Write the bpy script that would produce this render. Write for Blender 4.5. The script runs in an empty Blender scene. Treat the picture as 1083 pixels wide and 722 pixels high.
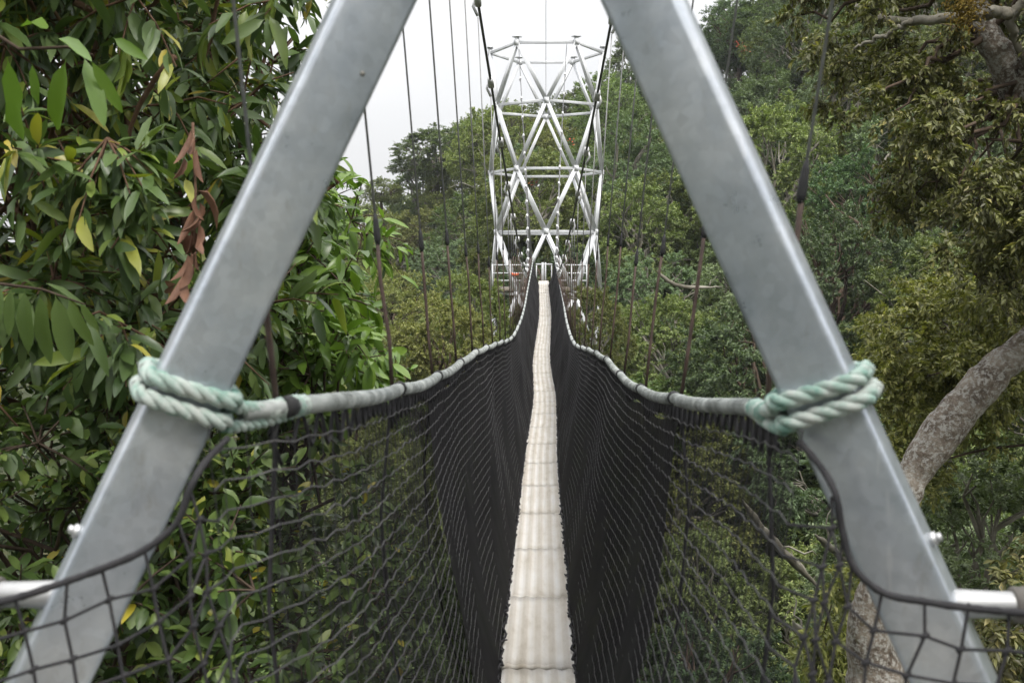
import bpy, math, random
import numpy as np
from mathutils import Vector, Matrix, Euler

random.seed(7)
RNG = np.random.default_rng(11)
S = bpy.context.scene
COL = S.collection
UP = np.array([0.0, 0.0, 1.0])

# ------------------------------------------------------------------ camera
EYE = np.array([0.0, 0.0, 1.7])
FPX = 35.0 / 36.0 * 1083.0
cam_d = bpy.data.cameras.new('camera')
cam = bpy.data.objects.new('camera', cam_d)
COL.objects.link(cam)
cam.location = EYE
cam.rotation_euler = Euler((math.radians(90 - 4.78), 0, math.radians(1.71)), 'XYZ')
cam_d.lens = 35
cam_d.sensor_width = 36
cam_d.clip_start = 0.05
cam_d.clip_end = 2000
cam_d.dof.use_dof = True
cam_d.dof.focus_distance = 13.0
cam_d.dof.aperture_fstop = 5.6
S.camera = cam
CR = np.array(cam.rotation_euler.to_matrix())


def at(px, py, Y):
    """the world point at distance Y along the bridge that the photograph shows at (px, py)"""
    r = CR @ np.array([(px - 541.5) / FPX, -(py - 361) / FPX, -1.0])
    return EYE + r * (Y / r[1])


def to_px(P):
    q = (np.atleast_2d(P) - EYE) @ CR
    z = np.where(q[:, 2] < -0.05, -q[:, 2], 1e-3)
    return np.stack([541.5 + q[:, 0] / z * FPX, 361 - q[:, 1] / z * FPX], 1)


# ------------------------------------------------------------------ helpers
def nrm(a):
    return a / np.maximum(np.linalg.norm(a, axis=-1, keepdims=True), 1e-9)


class MB:
    """collects pieces and links them as one mesh object"""

    def __init__(self):
        self.v, self.f, self.n = [], {}, 0

    def add(self, V, F):
        V = np.asarray(V, float)
        F = np.asarray(F, int)
        self.f.setdefault(F.shape[1], []).append(F + self.n)
        self.v.append(V)
        self.n += len(V)

    def tube(self, P, r, k=6, cap=True):
        P = np.asarray(P, float)
        n = len(P)
        r = np.broadcast_to(np.asarray(r, float), (n,))
        T = np.gradient(P, axis=0) if n > 2 else np.repeat((P[1:] - P[:1]), 2, 0)
        T = nrm(T)
        a = np.array([0, 0, 1.0]) if abs(T[0][2]) < 0.9 else np.array([1.0, 0, 0])
        N = np.zeros_like(P)
        cur = nrm(np.cross(T[0], a))
        for i in range(n):
            cur = cur - T[i] * np.dot(cur, T[i])
            cur = nrm(cur)
            N[i] = cur
        B = np.cross(T, N)
        ang = np.arange(k) * 2 * math.pi / k
        V = P[:, None] + r[:, None, None] * (np.cos(ang)[None, :, None] * N[:, None] + np.sin(ang)[None, :, None] * B[:, None])
        i = np.arange(n - 1)[:, None] * k
        j = np.arange(k)[None]
        j2 = (j + 1) % k
        F = np.stack([i + j, i + j2, i + k + j2, i + k + j], -1).reshape(-1, 4)
        base = self.n
        self.add(V.reshape(-1, 3), F)
        if cap:
            self.f.setdefault(k, []).append(np.array([base + np.arange(k)[::-1], base + (n - 1) * k + np.arange(k)]))

    def rect_tube(self, p0, p1, w, h, side, bev=0.012):
        """hollow-section style bar with rounded corners; side = direction of its width"""
        p0, p1 = np.asarray(p0, float), np.asarray(p1, float)
        a = nrm(p1 - p0)
        s = np.asarray(side, float)
        s = nrm(s - a * np.dot(s, a))
        t = np.cross(a, s)
        prof = []
        for cx, cy, a0 in ((1, 1, 0), (-1, 1, 90), (-1, -1, 180), (1, -1, 270)):
            for q in range(4):
                th = math.radians(a0 + q * 30)
                prof.append(((w / 2 - bev) * cx + bev * math.cos(th), (h / 2 - bev) * cy + bev * math.sin(th)))
        prof = np.array(prof)
        k = len(prof)
        ring = prof[:, :1] * s + prof[:, 1:] * t
        V = np.concatenate([p0 + ring, p1 + ring])
        j = np.arange(k)
        F = np.stack([j, (j + 1) % k, k + (j + 1) % k, k + j], 1)
        base = self.n
        self.add(V, F)
        self.f.setdefault(k, []).append(np.array([base + j[::-1], base + k + j]))

    def box(self, c, ax, ay, az):
        """c centre, ax/ay/az half vectors"""
        c, ax, ay, az = [np.asarray(q, float) for q in (c, ax, ay, az)]
        V = [c + sx * ax + sy * ay + sz * az for sz in (-1, 1) for sy in (-1, 1) for sx in (-1, 1)]
        F = [(0, 2, 3, 1), (4, 5, 7, 6), (0, 1, 5, 4), (2, 6, 7, 3), (0, 4, 6, 2), (1, 3, 7, 5)]
        self.add(V, F)

    def build(self, name, mat, parent=None, smooth=False):
        me = bpy.data.meshes.new(name)
        V = np.concatenate(self.v).astype(np.float32)
        me.vertices.add(len(V))
        me.vertices.foreach_set('co', V.ravel())
        loops, starts, tot = [], [], 0
        for k, L in self.f.items():
            F = np.concatenate(L)
            loops.append(F.ravel())
            starts.append(tot + np.arange(len(F)) * k)
            tot += F.size
        loops = np.concatenate(loops).astype(np.int32)
        starts = np.concatenate(starts).astype(np.int32)
        me.loops.add(len(loops))
        me.loops.foreach_set('vertex_index', loops)
        me.polygons.add(len(starts))
        me.polygons.foreach_set('loop_start', starts)
        me.update(calc_edges=True)
        me.validate()
        if smooth:
            me.polygons.foreach_set('use_smooth', np.ones(len(me.polygons), bool))
        me.materials.append(mat)
        o = bpy.data.objects.new(name, me)
        COL.objects.link(o)
        if parent:
            o.parent = parent
            o.matrix_parent_inverse = Matrix.Translation(-Vector(parent.location)) if not parent.get('_local') else Matrix.Identity(4)
        return o


def tag(o, label=None, cat=None, group=None, kind=None):
    if label:
        o['label'] = label
    if cat:
        o['category'] = cat
    if group:
        o['group'] = group
    if kind:
        o['kind'] = kind
    return o


def empty(name, loc=(0, 0, 0)):
    o = bpy.data.objects.new(name, None)
    COL.objects.link(o)
    o.location = Vector([float(q) for q in loc])
    o.empty_display_size = 0.2
    return o


def copy_tree(o, parent=None):
    c = o.copy()
    COL.objects.link(c)
    if parent:
        c.parent = parent
        c.matrix_parent_inverse = o.matrix_parent_inverse.copy()
    for ch in list(o.children):
        copy_tree(ch, c)
    return c


def spline(ks, vs, x):
    """smooth interpolation (monotone cubic-ish Catmull-Rom through given knots)"""
    ks = np.asarray(ks, float)
    vs = np.asarray(vs, float)
    x = np.asarray(x, float)
    m = np.gradient(vs, ks, axis=0)
    i = np.clip(np.searchsorted(ks, x, side='right') - 1, 0, len(ks) - 2)
    h = ks[i + 1] - ks[i]
    t = (x - ks[i]) / h
    t = np.clip(t, -0.3, 1.3)
    if vs.ndim > 1:
        t = t[..., None]
        h = h[..., None]
    h00 = 2 * t ** 3 - 3 * t ** 2 + 1
    h10 = t ** 3 - 2 * t ** 2 + t
    h01 = -2 * t ** 3 + 3 * t ** 2
    h11 = t ** 3 - t ** 2
    return h00 * vs[i] + h10 * h * m[i] + h01 * vs[i + 1] + h11 * h * m[i + 1]


# ------------------------------------------------------------------ materials
def mat_new(name):
    m = bpy.data.materials.new(name)
    m.use_nodes = True
    nt = m.node_tree
    nt.nodes.clear()
    out = nt.nodes.new('ShaderNodeOutputMaterial')
    return m, nt, out


def N(nt, typ, **kw):
    n = nt.nodes.new(typ)
    for k, v in kw.items():
        if k.startswith('i_'):
            n.inputs[k[2:].replace('_', ' ')].default_value = v
        else:
            setattr(n, k, v)
    return n


def ramp(nt, fac, stops):
    r = nt.nodes.new('ShaderNodeValToRGB')
    els = r.color_ramp.elements
    while len(els) < len(stops):
        els.new(0.5)
    for e, (p, c) in zip(els, stops):
        e.position = p
        e.color = (*c, 1) if len(c) == 3 else c
    nt.links.new(fac, r.inputs['Fac'])
    return r.outputs['Color']


def noise(nt, scale, detail=4, rough=0.6, coord='Object', vec_scale=None):
    tc = nt.nodes.new('ShaderNodeTexCoord')
    v = tc.outputs[coord]
    if vec_scale:
        mp = nt.nodes.new('ShaderNodeMapping')
        mp.inputs['Scale'].default_value = vec_scale
        nt.links.new(v, mp.inputs['Vector'])
        v = mp.outputs['Vector']
    n = nt.nodes.new('ShaderNodeTexNoise')
    n.inputs['Scale'].default_value = scale
    n.inputs['Detail'].default_value = detail
    n.inputs['Roughness'].default_value = rough
    nt.links.new(v, n.inputs['Vector'])
    return n.outputs['Fac']


def surf(name, stops, scale=8, rough=0.6, metal=0.0, bump=0.0, bscale=40, detail=5, spec=0.5, vec_scale=None, rough_var=0.0):
    m, nt, out = mat_new(name)
    b = N(nt, 'ShaderNodeBsdfPrincipled')
    b.inputs['Metallic'].default_value = metal
    b.inputs['Roughness'].default_value = rough
    b.inputs['Specular IOR Level'].default_value = spec
    f = noise(nt, scale, detail, vec_scale=vec_scale)
    nt.links.new(ramp(nt, f, stops), b.inputs['Base Color'])
    if rough_var:
        mr = N(nt, 'ShaderNodeMapRange')
        mr.inputs['To Min'].default_value = rough - rough_var
        mr.inputs['To Max'].default_value = rough + rough_var
        nt.links.new(noise(nt, scale * 2.3, 6), mr.inputs['Value'])
        nt.links.new(mr.outputs['Result'], b.inputs['Roughness'])
    if bump:
        bp = N(nt, 'ShaderNodeBump')
        bp.inputs['Strength'].default_value = bump
        bp.inputs['Distance'].default_value = 0.02
        nt.links.new(noise(nt, bscale, 6, 0.7), bp.inputs['Height'])
        nt.links.new(bp.outputs['Normal'], b.inputs['Normal'])
    nt.links.new(b.outputs['BSDF'], out.inputs['Surface'])
    return m


LEAF_GAIN = 1.75


def leaf_mat(name, stops, rough=0.5, trans=0.22, obj_var=0.35, hue_var=0.03, spec=0.4, tcol=(1.3, 1.5, 0.55)):
    """colour differs leaf by leaf (random per island) and tree by tree (object random)"""
    m, nt, out = mat_new(name)
    g = N(nt, 'ShaderNodeNewGeometry')
    oi = N(nt, 'ShaderNodeObjectInfo')
    stops = [(p, tuple(q * LEAF_GAIN for q in c_)) for p, c_ in stops]
    c = ramp(nt, g.outputs['Random Per Island'], stops)
    hs = N(nt, 'ShaderNodeHueSaturation')
    hs.inputs['Saturation'].default_value = 1.1
    mh = N(nt, 'ShaderNodeMapRange')
    mh.inputs['To Min'].default_value = 0.5 - hue_var
    mh.inputs['To Max'].default_value = 0.5 + hue_var
    nt.links.new(oi.outputs['Random'], mh.inputs['Value'])
    nt.links.new(mh.outputs['Result'], hs.inputs['Hue'])
    # second random stream from the object's random
    mu = N(nt, 'ShaderNodeMath', operation='MULTIPLY')
    mu.inputs[1].default_value = 37.7
    fr = N(nt, 'ShaderNodeMath', operation='FRACT')
    nt.links.new(oi.outputs['Random'], mu.inputs[0])
    nt.links.new(mu.outputs[0], fr.inputs[0])
    mv = N(nt, 'ShaderNodeMapRange')
    mv.inputs['To Min'].default_value = 1.0 - obj_var
    mv.inputs['To Max'].default_value = 1.0 + obj_var
    nt.links.new(fr.outputs[0], mv.inputs['Value'])
    nt.links.new(mv.outputs['Result'], hs.inputs['Value'])
    nt.links.new(c, hs.inputs['Color'])
    col = hs.outputs['Color']
    b = N(nt, 'ShaderNodeBsdfPrincipled')
    b.inputs['Roughness'].default_value = rough
    b.inputs['Specular IOR Level'].default_value = spec
    nt.links.new(col, b.inputs['Base Color'])
    t = N(nt, 'ShaderNodeBsdfTranslucent')
    mx = N(nt, 'ShaderNodeMix', data_type='RGBA', blend_type='MULTIPLY')
    mx.inputs['Factor'].default_value = 1.0
    nt.links.new(col, mx.inputs['A'])
    mx.inputs['B'].default_value = (*tcol, 1)
    nt.links.new(mx.outputs['Result'], t.inputs['Color'])
    ms = N(nt, 'ShaderNodeMixShader')
    ms.inputs['Fac'].default_value = trans
    nt.links.new(b.outputs['BSDF'], ms.inputs[1])
    nt.links.new(t.outputs['BSDF'], ms.inputs[2])
    nt.links.new(ms.outputs['Shader'], out.inputs['Surface'])
    return m


M = {}
def steel_mat():
    m, nt, out = mat_new('galvanised_steel')
    b = N(nt, 'ShaderNodeBsdfPrincipled')
    b.inputs['Metallic'].default_value = 0.62
    base = ramp(nt, noise(nt, 4.5, 6, 0.65), [(0.3, (0.39, 0.435, 0.49)), (0.5, (0.51, 0.55, 0.595)), (0.7, (0.63, 0.655, 0.675))])
    tc = N(nt, 'ShaderNodeTexCoord')
    vo = N(nt, 'ShaderNodeTexVoronoi')
    vo.inputs['Scale'].default_value = 62
    nt.links.new(tc.outputs['Object'], vo.inputs['Vector'])
    sp = ramp(nt, vo.outputs['Color'], [(0.0, (0.84, 0.84, 0.84)), (1.0, (1.1, 1.1, 1.1))])
    m1 = N(nt, 'ShaderNodeMix', data_type='RGBA', blend_type='MULTIPLY')
    m1.inputs['Factor'].default_value = 0.7
    nt.links.new(base, m1.inputs['A'])
    nt.links.new(sp, m1.inputs['B'])
    gr = ramp(nt, noise(nt, 7, 8, 0.75, vec_scale=(3.5, 3.5, 1.0)), [(0.56, (0, 0, 0)), (0.72, (1, 1, 1))])
    m2 = N(nt, 'ShaderNodeMix', data_type='RGBA')
    mf = N(nt, 'ShaderNodeMath', operation='MULTIPLY')
    mf.inputs[1].default_value = 0.45
    nt.links.new(gr, mf.inputs[0])
    nt.links.new(mf.outputs[0], m2.inputs['Factor'])
    nt.links.new(m1.outputs['Result'], m2.inputs['A'])
    m2.inputs['B'].default_value = (0.30, 0.285, 0.25, 1)
    sc = ramp(nt, noise(nt, 30, 3, 0.5, vec_scale=(1, 1, 0.12)), [(0.66, (0, 0, 0)), (0.70, (1, 1, 1))])
    m3 = N(nt, 'ShaderNodeMix', data_type='RGBA')
    mf3 = N(nt, 'ShaderNodeMath', operation='MULTIPLY')
    mf3.inputs[1].default_value = 0.25
    nt.links.new(sc, mf3.inputs[0])
    nt.links.new(mf3.outputs[0], m3.inputs['Factor'])
    nt.links.new(m2.outputs['Result'], m3.inputs['A'])
    m3.inputs['B'].default_value = (0.75, 0.76, 0.77, 1)
    nt.links.new(m3.outputs['Result'], b.inputs['Base Color'])
    mr = N(nt, 'ShaderNodeMapRange')
    mr.inputs['To Min'].default_value = 0.19
    mr.inputs['To Max'].default_value = 0.42
    nt.links.new(noise(nt, 9, 7, 0.7), mr.inputs['Value'])
    nt.links.new(mr.outputs['Result'], b.inputs['Roughness'])
    nt.links.new(b.outputs['BSDF'], out.inputs['Surface'])
    return m


M['steel'] = steel_mat()
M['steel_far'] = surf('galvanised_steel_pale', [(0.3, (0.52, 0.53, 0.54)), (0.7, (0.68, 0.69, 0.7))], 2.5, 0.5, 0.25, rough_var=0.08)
M['stain'] = surf('grime', [(0.3, (0.20, 0.19, 0.17)), (0.7, (0.3, 0.29, 0.26))], 20, 0.7, 0.2)
M['bolt'] = surf('zinc_bolt', [(0.3, (0.5, 0.5, 0.5)), (0.7, (0.7, 0.7, 0.69))], 30, 0.4, 0.6)
M['pipe'] = surf('polished_pipe', [(0.3, (0.4, 0.4, 0.4)), (0.7, (0.5, 0.5, 0.49))], 12, 0.5, 0.7)
M['sleeve'] = surf('pipe_sleeve', [(0.3, (0.12, 0.108, 0.095)), (0.7, (0.19, 0.175, 0.155))], 20, 0.6, 0.3)
def deck_mat():
    m, nt, out = mat_new('weathered_deck_aluminium')
    b = N(nt, 'ShaderNodeBsdfPrincipled')
    b.inputs['Roughness'].default_value = 0.62
    base = ramp(nt, noise(nt, 4.0, 8, 0.7, vec_scale=(2.2, 0.6, 1)), [(0.28, (0.57, 0.525, 0.45)), (0.45, (0.75, 0.715, 0.655)), (0.62, (0.83, 0.81, 0.775))])
    uv = N(nt, 'ShaderNodeUVMap')
    sx = N(nt, 'ShaderNodeSeparateXYZ')
    nt.links.new(uv.outputs['UV'], sx.inputs[0])

    def stripes(sock, freq, lo, hi):
        mu = N(nt, 'ShaderNodeMath', operation='MULTIPLY')
        mu.inputs[1].default_value = freq * 2 * math.pi
        nt.links.new(sock, mu.inputs[0])
        co = N(nt, 'ShaderNodeMath', operation='COSINE')
        nt.links.new(mu.outputs[0], co.inputs[0])
        r = N(nt, 'ShaderNodeMapRange')
        r.inputs['From Min'].default_value = -1
        r.inputs['To Min'].default_value = lo
        r.inputs['To Max'].default_value = hi
        nt.links.new(co.outputs[0], r.inputs['Value'])
        return r.outputs['Result']

    a_ = stripes(sx.outputs['X'], 5.0, 0.0, 1.0)
    c_ = ramp(nt, a_, [(0.0, (0.82, 0.79, 0.74)), (0.3, (0.87, 0.84, 0.79)), (0.62, (1.0, 0.99, 0.97)), (1.0, (1.0, 1.0, 1.0))])
    m1 = N(nt, 'ShaderNodeMix', data_type='RGBA', blend_type='MULTIPLY')
    m1.inputs['Factor'].default_value = 1.0
    nt.links.new(base, m1.inputs['A'])
    nt.links.new(c_, m1.inputs['B'])
    spk = ramp(nt, noise(nt, 85, 3, 0.6), [(0.68, (1, 1, 1)), (0.74, (0.45, 0.38, 0.3))])
    m2 = N(nt, 'ShaderNodeMix', data_type='RGBA', blend_type='MULTIPLY')
    m2.inputs['Factor'].default_value = 1.0
    nt.links.new(m1.outputs['Result'], m2.inputs['A'])
    nt.links.new(spk, m2.inputs['B'])
    nt.links.new(m2.outputs['Result'], b.inputs['Base Color'])
    bp = N(nt, 'ShaderNodeBump')
    bp.inputs['Strength'].default_value = 0.9
    bp.inputs['Distance'].default_value = 0.007
    nt.links.new(stripes(sx.outputs['Y'], 62.0, 0.0, 1.0), bp.inputs['Height'])
    nt.links.new(bp.outputs['Normal'], b.inputs['Normal'])
    nt.links.new(b.outputs['BSDF'], out.inputs['Surface'])
    return m


M['deck'] = deck_mat()
M['deck_gap'] = surf('dark_gap', [(0.3, (0.03, 0.03, 0.03)), (0.7, (0.07, 0.065, 0.06))], 30, 0.9)
M['rail'] = surf('weathered_foam_wrap', [(0.3, (0.15, 0.16, 0.15)), (0.5, (0.28, 0.30, 0.285)), (0.68, (0.45, 0.465, 0.445))], 14, 0.75, 0, 0.25, 120, detail=8)
M['tie'] = surf('black_tie', [(0.3, (0.012, 0.012, 0.013)), (0.7, (0.03, 0.03, 0.03))], 40, 0.8)
M['rope'] = surf('pale_green_rope', [(0.33, (0.13, 0.29, 0.23)), (0.44, (0.30, 0.42, 0.36)), (0.56, (0.46, 0.52, 0.475)), (0.75, (0.56, 0.57, 0.53))], 22, 0.8, 0, 0.4, 260, detail=7)
M['net'] = surf('net_twine', [(0.3, (0.035, 0.034, 0.035)), (0.55, (0.075, 0.073, 0.074)), (0.75, (0.13, 0.125, 0.12))], 9, 0.85)
M['net_dark'] = surf('dark_net_twine', [(0.3, (0.012, 0.012, 0.014)), (0.7, (0.03, 0.028, 0.03))], 30, 0.8)
M['cable'] = surf('steel_cable', [(0.3, (0.05, 0.05, 0.052)), (0.7, (0.12, 0.12, 0.12))], 30, 0.5, 0.3)
M['wire'] = surf('hanger_wire', [(0.3, (0.2, 0.2, 0.2)), (0.7, (0.32, 0.32, 0.31))], 20, 0.6, 0.2)
M['rod'] = surf('rusty_rod', [(0.3, (0.045, 0.028, 0.022)), (0.7, (0.10, 0.065, 0.05))], 20, 0.75)
M['clamp'] = surf('cable_clamp', [(0.3, (0.45, 0.45, 0.45)), (0.7, (0.65, 0.65, 0.65))], 30, 0.5, 0.4)
M['bark_dark'] = surf('brown_bark', [(0.3, (0.05, 0.036, 0.026)), (0.7, (0.13, 0.095, 0.07))], 6, 0.9, 0, 0.6, 18, detail=8, spec=0.15)
M['bark_red'] = surf('reddish_twig_bark', [(0.3, (0.09, 0.05, 0.032)), (0.7, (0.19, 0.115, 0.075))], 8, 0.85, 0, 0.5, 30, detail=8, spec=0.2)
M['bark_grey'] = surf('pale_lichen_bark', [(0.3, (0.09, 0.08, 0.06)), (0.5, (0.19, 0.175, 0.14)), (0.7, (0.33, 0.31, 0.26))], 3, 0.9, 0, 0.5, 12, detail=8, spec=0.15)
M['dead'] = surf('dead_leaf', [(0.3, (0.10, 0.045, 0.025)), (0.7, (0.24, 0.12, 0.07))], 12, 0.7)
M['flower'] = surf('red_flower', [(0.3, (0.45, 0.05, 0.03)), (0.7, (0.6, 0.14, 0.05))], 12, 0.6)
M['moss'] = surf('orange_moss', [(0.3, (0.10, 0.075, 0.012)), (0.55, (0.24, 0.16, 0.02)), (0.75, (0.16, 0.17, 0.03))], 18, 0.95, 0, 0.8, 60)
M['plank'] = surf('platform_boards', [(0.3, (0.12, 0.10, 0.075)), (0.7, (0.25, 0.21, 0.17))], 6, 0.85, vec_scale=(1, 6, 1))
M['concrete'] = surf('footing_concrete', [(0.3, (0.22, 0.21, 0.19)), (0.7, (0.36, 0.35, 0.32))], 5, 0.9, 0, 0.3, 40)
M['orange'] = surf('orange_tape', [(0.3, (0.6, 0.10, 0.03)), (0.7, (0.75, 0.16, 0.05))], 12, 0.6)


def lichen_trunk():
    m, nt, out = mat_new('mottled_lichen_trunk')
    b = N(nt, 'ShaderNodeBsdfPrincipled')
    b.inputs['Roughness'].default_value = 0.92
    b.inputs['Specular IOR Level'].default_value = 0.15
    base = ramp(nt, noise(nt, 5, 9, 0.72), [(0.35, (0.07, 0.052, 0.04)), (0.5, (0.25, 0.205, 0.16)), (0.65, (0.44, 0.385, 0.315))])
    spots = ramp(nt, noise(nt, 26, 8, 0.75), [(0.48, (0, 0, 0)), (0.57, (1, 1, 1))])
    mx = N(nt, 'ShaderNodeMix', data_type='RGBA')
    nt.links.new(spots, mx.inputs['Factor'])
    nt.links.new(base, mx.inputs['A'])
    mx.inputs['B'].default_value = (0.56, 0.54, 0.49, 1)
    moss = ramp(nt, noise(nt, 3.2, 7, 0.7), [(0.6, (0, 0, 0)), (0.72, (1, 1, 1))])
    m2 = N(nt, 'ShaderNodeMix', data_type='RGBA')
    nt.links.new(moss, m2.inputs['Factor'])
    nt.links.new(mx.outputs['Result'], m2.inputs['A'])
    m2.inputs['B'].default_value = (0.11, 0.10, 0.03, 1)
    nt.links.new(m2.outputs['Result'], b.inputs['Base Color'])
    bp = N(nt, 'ShaderNodeBump')
    bp.inputs['Strength'].default_value = 0.9
    bp.inputs['Distance'].default_value = 0.07
    nt.links.new(noise(nt, 22, 9, 0.75), bp.inputs['Height'])
    nt.links.new(bp.outputs['Normal'], b.inputs['Normal'])
    nt.links.new(b.outputs['BSDF'], out.inputs['Surface'])
    return m


M['trunk'] = lichen_trunk()


def gauze(name, lo, hi, col, gather=0.0):
    """loosely woven black cloth: partly see-through, threads thicker in places"""
    m, nt, out = mat_new(name)
    d = N(nt, 'ShaderNodeBsdfPrincipled')
    d.inputs['Roughness'].default_value = 0.9
    d.inputs['Specular IOR Level'].default_value = 0.1
    nt.links.new(ramp(nt, noise(nt, 6, 6), [(0.3, tuple(c * 0.7 for c in col)), (0.7, tuple(c * 1.4 for c in col))]), d.inputs['Base Color'])
    t = N(nt, 'ShaderNodeBsdfTransparent')
    f = noise(nt, 3.0, 5, 0.6, vec_scale=(1, 4, 0.7))
    mr = N(nt, 'ShaderNodeMapRange')
    mr.inputs['From Min'].default_value = 0.35
    mr.inputs['From Max'].default_value = 0.65
    mr.inputs['To Min'].default_value = lo
    mr.inputs['To Max'].default_value = hi
    nt.links.new(f, mr.inputs['Value'])
    ms = N(nt, 'ShaderNodeMixShader')
    fac = mr.outputs['Result']
    if gather:
        tc = N(nt, 'ShaderNodeTexCoord')
        sx = N(nt, 'ShaderNodeSeparateXYZ')
        nt.links.new(tc.outputs['Object'], sx.inputs[0])
        g = N(nt, 'ShaderNodeMapRange')
        g.inputs['From Min'].default_value = 2.0
        g.inputs['From Max'].default_value = 3.5
        g.inputs['To Min'].default_value = 0.0
        g.inputs['To Max'].default_value = gather
        nt.links.new(sx.outputs['Y'], g.inputs['Value'])
        ad = N(nt, 'ShaderNodeMath', operation='ADD')
        ad.use_clamp = True
        nt.links.new(fac, ad.inputs[0])
        nt.links.new(g.outputs['Result'], ad.inputs[1])
        fac = ad.outputs[0]
    nt.links.new(fac, ms.inputs['Fac'])
    nt.links.new(t.outputs['BSDF'], ms.inputs[1])
    nt.links.new(d.outputs['BSDF'], ms.inputs[2])
    nt.links.new(ms.outputs['Shader'], out.inputs['Surface'])
    return m


M['shade'] = gauze('black_shade_cloth', 0.93, 1.0, (0.016, 0.0155, 0.0165))
M['veil'] = gauze('thin_black_gauze', 0.30, 0.60, (0.02, 0.0195, 0.02), 0.3)

# leaves
L_big = leaf_mat('broad_leaf', [(0.0, (0.022, 0.038, 0.014)), (0.4, (0.05, 0.078, 0.026)), (0.7, (0.082, 0.115, 0.05)), (0.9, (0.115, 0.15, 0.035)), (0.97, (0.17, 0.18, 0.04)), (1.0, (0.24, 0.2, 0.05))], 0.38, 0.2, 0.05, 0.005, 0.5)
L_low = leaf_mat('oval_leaf', [(0.0, (0.022, 0.038, 0.013)), (0.5, (0.052, 0.08, 0.025)), (0.85, (0.085, 0.118, 0.038)), (0.97, (0.14, 0.17, 0.05)), (1.0, (0.32, 0.26, 0.05))], 0.4, 0.2, 0.05, 0.005, 0.5)
L_bright = leaf_mat('fresh_leaf', [(0.0, (0.042, 0.072, 0.018)), (0.5, (0.075, 0.122, 0.028)), (1.0, (0.12, 0.175, 0.045))], 0.36, 0.25, 0.05, 0.005, 0.5)
L_olive = leaf_mat('olive_leaf', [(0.0, (0.06, 0.066, 0.024)), (0.5, (0.118, 0.128, 0.044)), (0.85, (0.185, 0.19, 0.068)), (1.0, (0.26, 0.25, 0.1))], 0.45, 0.2, 0.12, 0.01, 0.4)
L_brown = leaf_mat('brownish_leaf', [(0.0, (0.04, 0.039, 0.018)), (0.5, (0.074, 0.075, 0.03)), (0.85, (0.12, 0.122, 0.05)), (1.0, (0.19, 0.165, 0.075))], 0.45, 0.2, 0.12, 0.01, 0.4)
L_for = leaf_mat('forest_leaf', [(0.0, (0.066, 0.087, 0.034)), (0.5, (0.09, 0.115, 0.044)), (0.9, (0.115, 0.14, 0.056)), (1.0, (0.16, 0.17, 0.07))], 0.5, 0.2, 0.3, 0.025, 0.35)
L_blue = leaf_mat('grey_green_leaf', [(0.0, (0.066, 0.09, 0.046)), (0.5, (0.09, 0.118, 0.062)), (1.0, (0.13, 0.16, 0.088))], 0.5, 0.2, 0.25, 0.02, 0.4)
L_yel = leaf_mat('yellow_green_leaf', [(0.0, (0.075, 0.086, 0.032)), (0.5, (0.102, 0.114, 0.043)), (0.9, (0.135, 0.145, 0.056)), (1.0, (0.2, 0.19, 0.075))], 0.5, 0.22, 0.25, 0.02, 0.35)
L_dark = leaf_mat('deep_green_leaf', [(0.0, (0.028, 0.045, 0.022)), (0.5, (0.05, 0.076, 0.034)), (1.0, (0.08, 0.11, 0.05))], 0.5, 0.18, 0.25, 0.02, 0.4)


# ------------------------------------------------------------------ foliage
def ortho(Nv, D):
    Nv = Nv - D * np.sum(Nv * D, -1, keepdims=True)
    return nrm(Nv)


def leaves_small(mb, P, D, Nv, L, W, fold=0.25):
    n = len(P)
    Nv = ortho(Nv, D)
    Sd = np.cross(D, Nv)
    L = np.broadcast_to(L, (n,))[:, None]
    W = np.broadcast_to(W, (n,))[:, None]
    mid = P + D * L * 0.5 + Nv * W * fold
    tip = P + D * L - Nv * L * 0.12
    V = np.stack([P, mid + Sd * W * 0.5, tip, mid - Sd * W * 0.5], 1).reshape(-1, 3)
    b = np.arange(n)[:, None] * 4
    F = np.concatenate([b + np.array([[0, 1, 2]]), b + np.array([[0, 2, 3]])])
    mb.add(V, F)


def leaves_big(mb, P, D, Nv, L, W, fold=0.18, droop=0.25):
    n = len(P)
    Nv = ortho(Nv, D)
    Sd = np.cross(D, Nv)
    L = np.broadcast_to(L, (n,))
    W = np.broadcast_to(W, (n,))
    ts = np.array([0.0, 0.07, 0.25, 0.5, 0.75, 0.92, 1.0])
    ws = np.array([0.035, 0.05, 0.78, 1.0, 0.86, 0.38, 0.02])
    dr = np.abs(RNG.normal(droop, droop * 0.5, n))
    wob = RNG.normal(0, 0.09, (n, len(ts)))
    V = []
    for i, (t, w) in enumerate(zip(ts, ws)):
        c = P + D * (L * t)[:, None] - Nv * (L * dr * t * t)[:, None] 
        e = Sd * (W * w * 0.5)[:, None]
        up = Nv * (W * w * (fold + wob[:, i]))[:, None]
        V += [c - e + up, c, c + e + up * 0.9]
    k = len(ts) * 3
    V = np.stack(V, 1).reshape(-1, 3)
    b = np.arange(n)[:, None] * k
    F = []
    for i in range(len(ts) - 1):
        q = i * 3
        F.append(b + np.array([[q, q + 1, q + 4, q + 3]]))
        F.append(b + np.array([[q + 1, q + 2, q + 5, q + 4]]))
    mb.add(V, np.concatenate(F))


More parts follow.
